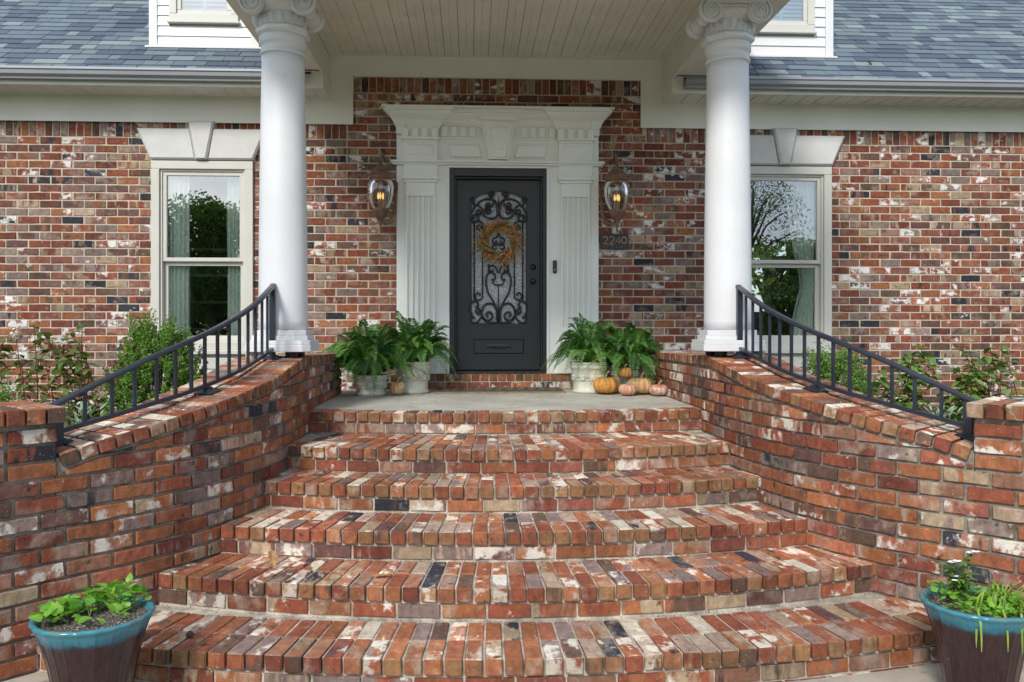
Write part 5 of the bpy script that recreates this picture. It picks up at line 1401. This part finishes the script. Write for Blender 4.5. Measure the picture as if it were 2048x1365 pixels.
for i in range(70):
    a = rr.uniform(0, 6.28) if i > 4 else rr.uniform(3.9, 5.2); ln = rr.uniform(.14, .25); cx_, cy_ = tx+.10+rr.uniform(-.04, .04), ty-.02+rr.uniform(-.04, .04)
    if i <= 4: cx_, cy_, ln = tx+(-.10, -.04, .0, .06, .12)[i], ty-.10, (.20, .19, .20, .32, .22)[i]
    d = Vector((math.cos(a), math.sin(a), 0)); s_ = Vector((-math.sin(a), math.cos(a), 0)); up_ = rr.uniform(.03, .10) if i > 4 else .045
    m_ = MB(); rg = []
    for j in range(9):
        t = j/8; p = Vector((cx_, cy_, tz))+d*ln*.62*math.sin(min(1.57, t*1.9))+Vector((0, 0, up_*math.sin(math.pi*min(1, t*1.25))-(.03+(.5*ln if i <= 4 else .2*ln))*max(0, t-.35)**1.2*1.6)); w_ = .0045*math.sin(math.pi*(.12+.86*t))**.5
        rg.append([p-s_*w_, p+Vector((0, 0, -.002)), p+s_*w_])
    m_.loft(rg, closed=False, cap=False); m_.build('leaf', lilym, root, smooth=True)
root = thing('periwinkle', (tx-.05, ty+.05, tz), 'upright plant with white flowers in the right planter', 'plant'); me = leaf_mesh('perishape', .055, .024, hydg, fold=.2)
for (ex, ez) in ((-.045, .17), (.045, .21), (0, .12)):
    pts = [Vector((tx-.06, ty+.05, tz)), Vector((tx-.06+ex*.5, ty+.05, tz+ez*.5)), Vector((tx-.06+ex, ty+.05, tz+ez))]
    m_ = MB(); m_.tube(pts, .003, 5); m_.build('stem', stemg, root)
    for j in range(34):
        t = .25+.75*j/33; p = pts[0].lerp(pts[2], t); put_leaf(me, root, p, j*2.4, rr.uniform(-.1, .7), rr.uniform(-.2, .2), rr.uniform(.8, 1.3))
def flower(c, s=1.):
    m_ = MB(); c = Vector(c)
    for j in range(5):
        a = 2*math.pi*j/5+.3; d = Vector((math.cos(a), math.sin(a)*.8, .25)); sd_ = Vector((-math.sin(a), math.cos(a), 0)); e = c+d*.021*s
        n0 = len(m_.v); m_.v += [tuple(c), tuple(c+d*.012*s+sd_*.011*s), tuple(e+sd_*.006*s), tuple(e-sd_*.006*s), tuple(c+d*.012*s-sd_*.011*s)]; m_.face((n0, n0+1, n0+2, n0+3, n0+4))
    m_.build('flower', petalw, root)
flower((tx-.105, ty+.035, tz+.185)); flower((tx-.085, ty+.03, tz+.19)); flower((tx-.015, ty+.04, tz+.225)); flower((tx+.005, ty+.035, tz+.23)); flower((tx-.10, ty+.02, tz+.125), .8); flower((tx-.108, ty+.01, tz+.11), .7)
root = thing('creeping_plant', (tx-.12, ty+.05, tz), 'low round-leaved green plant at the left edge of the right planter', 'plant'); me = leaf_mesh('creepshape', .028, .026, vinem, heart=True)
for i in range(260):
    a = rr.uniform(0, 6.28); r_ = .205*rr.random()**.5; px_, py_ = tx+r_*math.cos(a), ty+r_*math.sin(a)
    if px_ > tx+.13 and py_ < ty+.05 and i % 2: continue
    put_leaf(me, root, (px_, py_, tz+rr.uniform(.005, .045)+(.03 if px_ < tx-.1 and py_ > ty else 0)), rr.uniform(-3.1, 3.1), rr.uniform(0, .8), rr.uniform(-.4, .4), rr.uniform(.7, 1.3))

# ------------------------------------------------------------------ fallen leaves and a cone
def oak_leaf(c, yaw, pitch, s, label):
    out = [(0, 0), (.05, .06), (.16, .10), (.10, .18), (.26, .30), (.14, .36), (.12, .44), (.34, .60), (.16, .62), (.14, .72), (.22, .88), (.06, .86), (0, 1.0)]
    m_ = MB(); pts = [(x*s, y*s, .012*s*math.sin(y*7)+.25*abs(x)*s) for x, y in out]+[(-x*s, y*s, .012*s*math.sin(y*7)+.25*abs(x)*s) for x, y in out[::-1][1:-1]]
    n = len(out)
    m_.v = [(0, y*s, .012*s*math.sin(y*7)) for x, y in out]+[(x*s, y*s, .012*s*math.sin(y*7)+.3*x*s) for x, y in out]+[(-x*s, y*s, .012*s*math.sin(y*7)+.3*x*s) for x, y in out]
    for i in range(n-1): m_.face((i, n+i, n+i+1, i+1)); m_.face((i, i+1, 2*n+i+1, 2*n+i))
    o = m_.build('oak_leaf', leafdead, None); o.location = c; o.rotation_euler = (pitch, 0, yaw); tag(o, label, 'leaf', 'fallen oak leaves')
oak_leaf((-1.385, -4.31, -.675), .5, 1.15, .11, 'brown oak leaf leaning on the riser at the left of the steps')
oak_leaf((-.82, -4.50, -.673), -1.5, .12, .11, 'brown oak leaf lying flat on the fifth tread')
oak_leaf((4.03, -.5+.42*ct, 3.225+.42*snn), 1.9, PH, .085, 'brown oak leaf lying on the right roof slope')
m_ = MB(); rr = random.Random(61)
for k in range(1, 6):
    for i in range(150):
        x = rr.uniform(-XE[k-1], XE[k-1]); y = arc_front(k-1, x)-abs(rr.gauss(0, .02))+.002; z = -k*RISE+.003; q_ = rr.uniform(.002, .006); a = rr.uniform(0, 3.14)
        d = Vector((math.cos(a), math.sin(a), 0))*q_; e = Vector((-math.sin(a), math.cos(a), 0))*q_*rr.uniform(.3, .8); p = Vector((x, y, z))
        m_.loft([[p-d, p-e, p+d, p+e], [v+Vector((0, 0, q_*.6))-(v-p)*.4 for v in (p-d, p-e, p+d, p+e)]], r=rr.random())
for i in range(170):
    x = rr.uniform(-1.5, 1.5); y = rr.uniform(-2.25, -.15) if i % 3 else rr.uniform(-1.1, -.6); q_ = rr.uniform(.002, .007); a = rr.uniform(0, 3.14)
    d = Vector((math.cos(a), math.sin(a), 0))*q_; e = Vector((-math.sin(a), math.cos(a), 0))*q_*rr.uniform(.25, .7); p = Vector((x, y, .002))
    m_.loft([[p-d, p-e, p+d, p+e], [v+Vector((0, 0, q_*.5))-(v-p)*.4 for v in (p-d, p-e, p+d, p+e)]], r=rr.random())
o = m_.build('debris', plain('debris_grit', (.12, .09, .06), .95, var=.8, scale=60)); tag(o, 'grit and leaf crumbs along the feet of the risers', None, kind='stuff')
m_ = MB(); m_.lathe([(.002, 0), (.014, .004), (.019, .012), (.016, .022), (.008, .03), (.002, .032)], (-1.66, -4.86, -.848), 14, fn=lambda a, z: 1+.18*math.sin(7*a+z*300)); tag(m_.build('pine_cone', bark, None, origin=(-1.66, -4.86, -.848)), 'small round cone lying on the lowest tread near the left planter', 'cone')

# ------------------------------------------------------------------ trees of the yard, seen as reflections in the window panes, and one behind the house
def tree(x, y, z, h, cw, mat, label, seed, n=5200, leaf=.16):
    rr = random.Random(seed); root = thing('yard_tree', (x, y, z), label, 'tree', 'trees of the yard')
    m_ = MB(); m_.tube([(x, y, z), (x+.1, y, z+h*.25), (x, y, z+h*.55), (x+.1, y, z+h*.85)], [.24, .19, .12, .04], 8)
    cl = []
    for i in range(26):
        a = rr.uniform(0, 6.28); u = rr.random(); rr_ = cw*(.25+.75*rr.random())*math.sin(math.pi*(.15+.75*u)); c = Vector((x+rr_*math.cos(a), y+rr_*math.sin(a), z+h*(.32+.62*u))); cl.append((c, rr.uniform(.5, 1.1)))
        m_.tube([(x, y, z+h*(.2+.5*u)), tuple((Vector((x, y, z+h*(.3+.5*u)))+c)/2), tuple(c)], [.07, .04, .012], 5)
    m_.build('trunk', bark, root); m_ = MB()
    for i in range(n):
        c, r_ = rr.choice(cl); v = Vector((rr.gauss(0, 1), rr.gauss(0, 1), rr.gauss(0, .8))).normalized(); p = c+v*r_*rr.uniform(.5, 1.15); a = Vector((rr.gauss(0, 1), rr.gauss(0, 1), rr.gauss(0, 1))).normalized()*leaf*.5; b = a.orthogonal().normalized()*leaf*.3
        m_.quad(p-a, p-b, p+a, p+b, 0, rr.random()*.9+.05)
    m_.build('crown', mat, root)
tree(-11.4, -27, -1.05, 7.0, 3.4, treem, 'leafy dark tree of the yard reflected in the left window', 41, 16000, .19)
tree(-15.2, -31, -1.05, 6.0, 3.2, treem, 'rounded tree of the yard reflected at the edge of the left window', 42, 12000, .2)
tree(14.4, -30, -1.05, 5.6, 3.4, treem, 'low tree of the yard reflected in the lower part of the right window', 43, 13000, .2)
tree(11.2, -25, -1.05, 8.6, 2.3, treem, 'thin-leaved tree of the yard reflected at the left of the right window', 44, 5000, .10)
tree(6.2, 9.0, -1.05, 6.0, 3.0, treey, 'yellow green tree seen through the right window and the room behind it', 45, 7000, .18)
rr = random.Random(77); m_ = MB()
for i in range(30000):
    x = rr.uniform(-45, 45); hh_ = 4.6+1.8*mnoise.noise(Vector((x*.16, 3, 0)))+.8*mnoise.noise(Vector((x*.7, 9, 0))); p = Vector((x, -36+rr.uniform(-1.5, 1.5), -1+hh_*rr.random()**.8)); a = Vector((rr.gauss(0, 1), rr.gauss(0, 1), rr.gauss(0, 1))).normalized()*.28; b = a.orthogonal().normalized()*.2
    m_.quad(p-a, p-b, p+a, p+b, 0, rr.random()*.9+.05)
o = m_.build('treeline', treem); tag(o, 'far line of trees across the yard, mirrored in the panes', None, kind='stuff')
print('objects', len(bpy.data.objects), 'tris~', sum(len(o.data.polygons) for o in bpy.data.objects if o.type == 'MESH')*2)
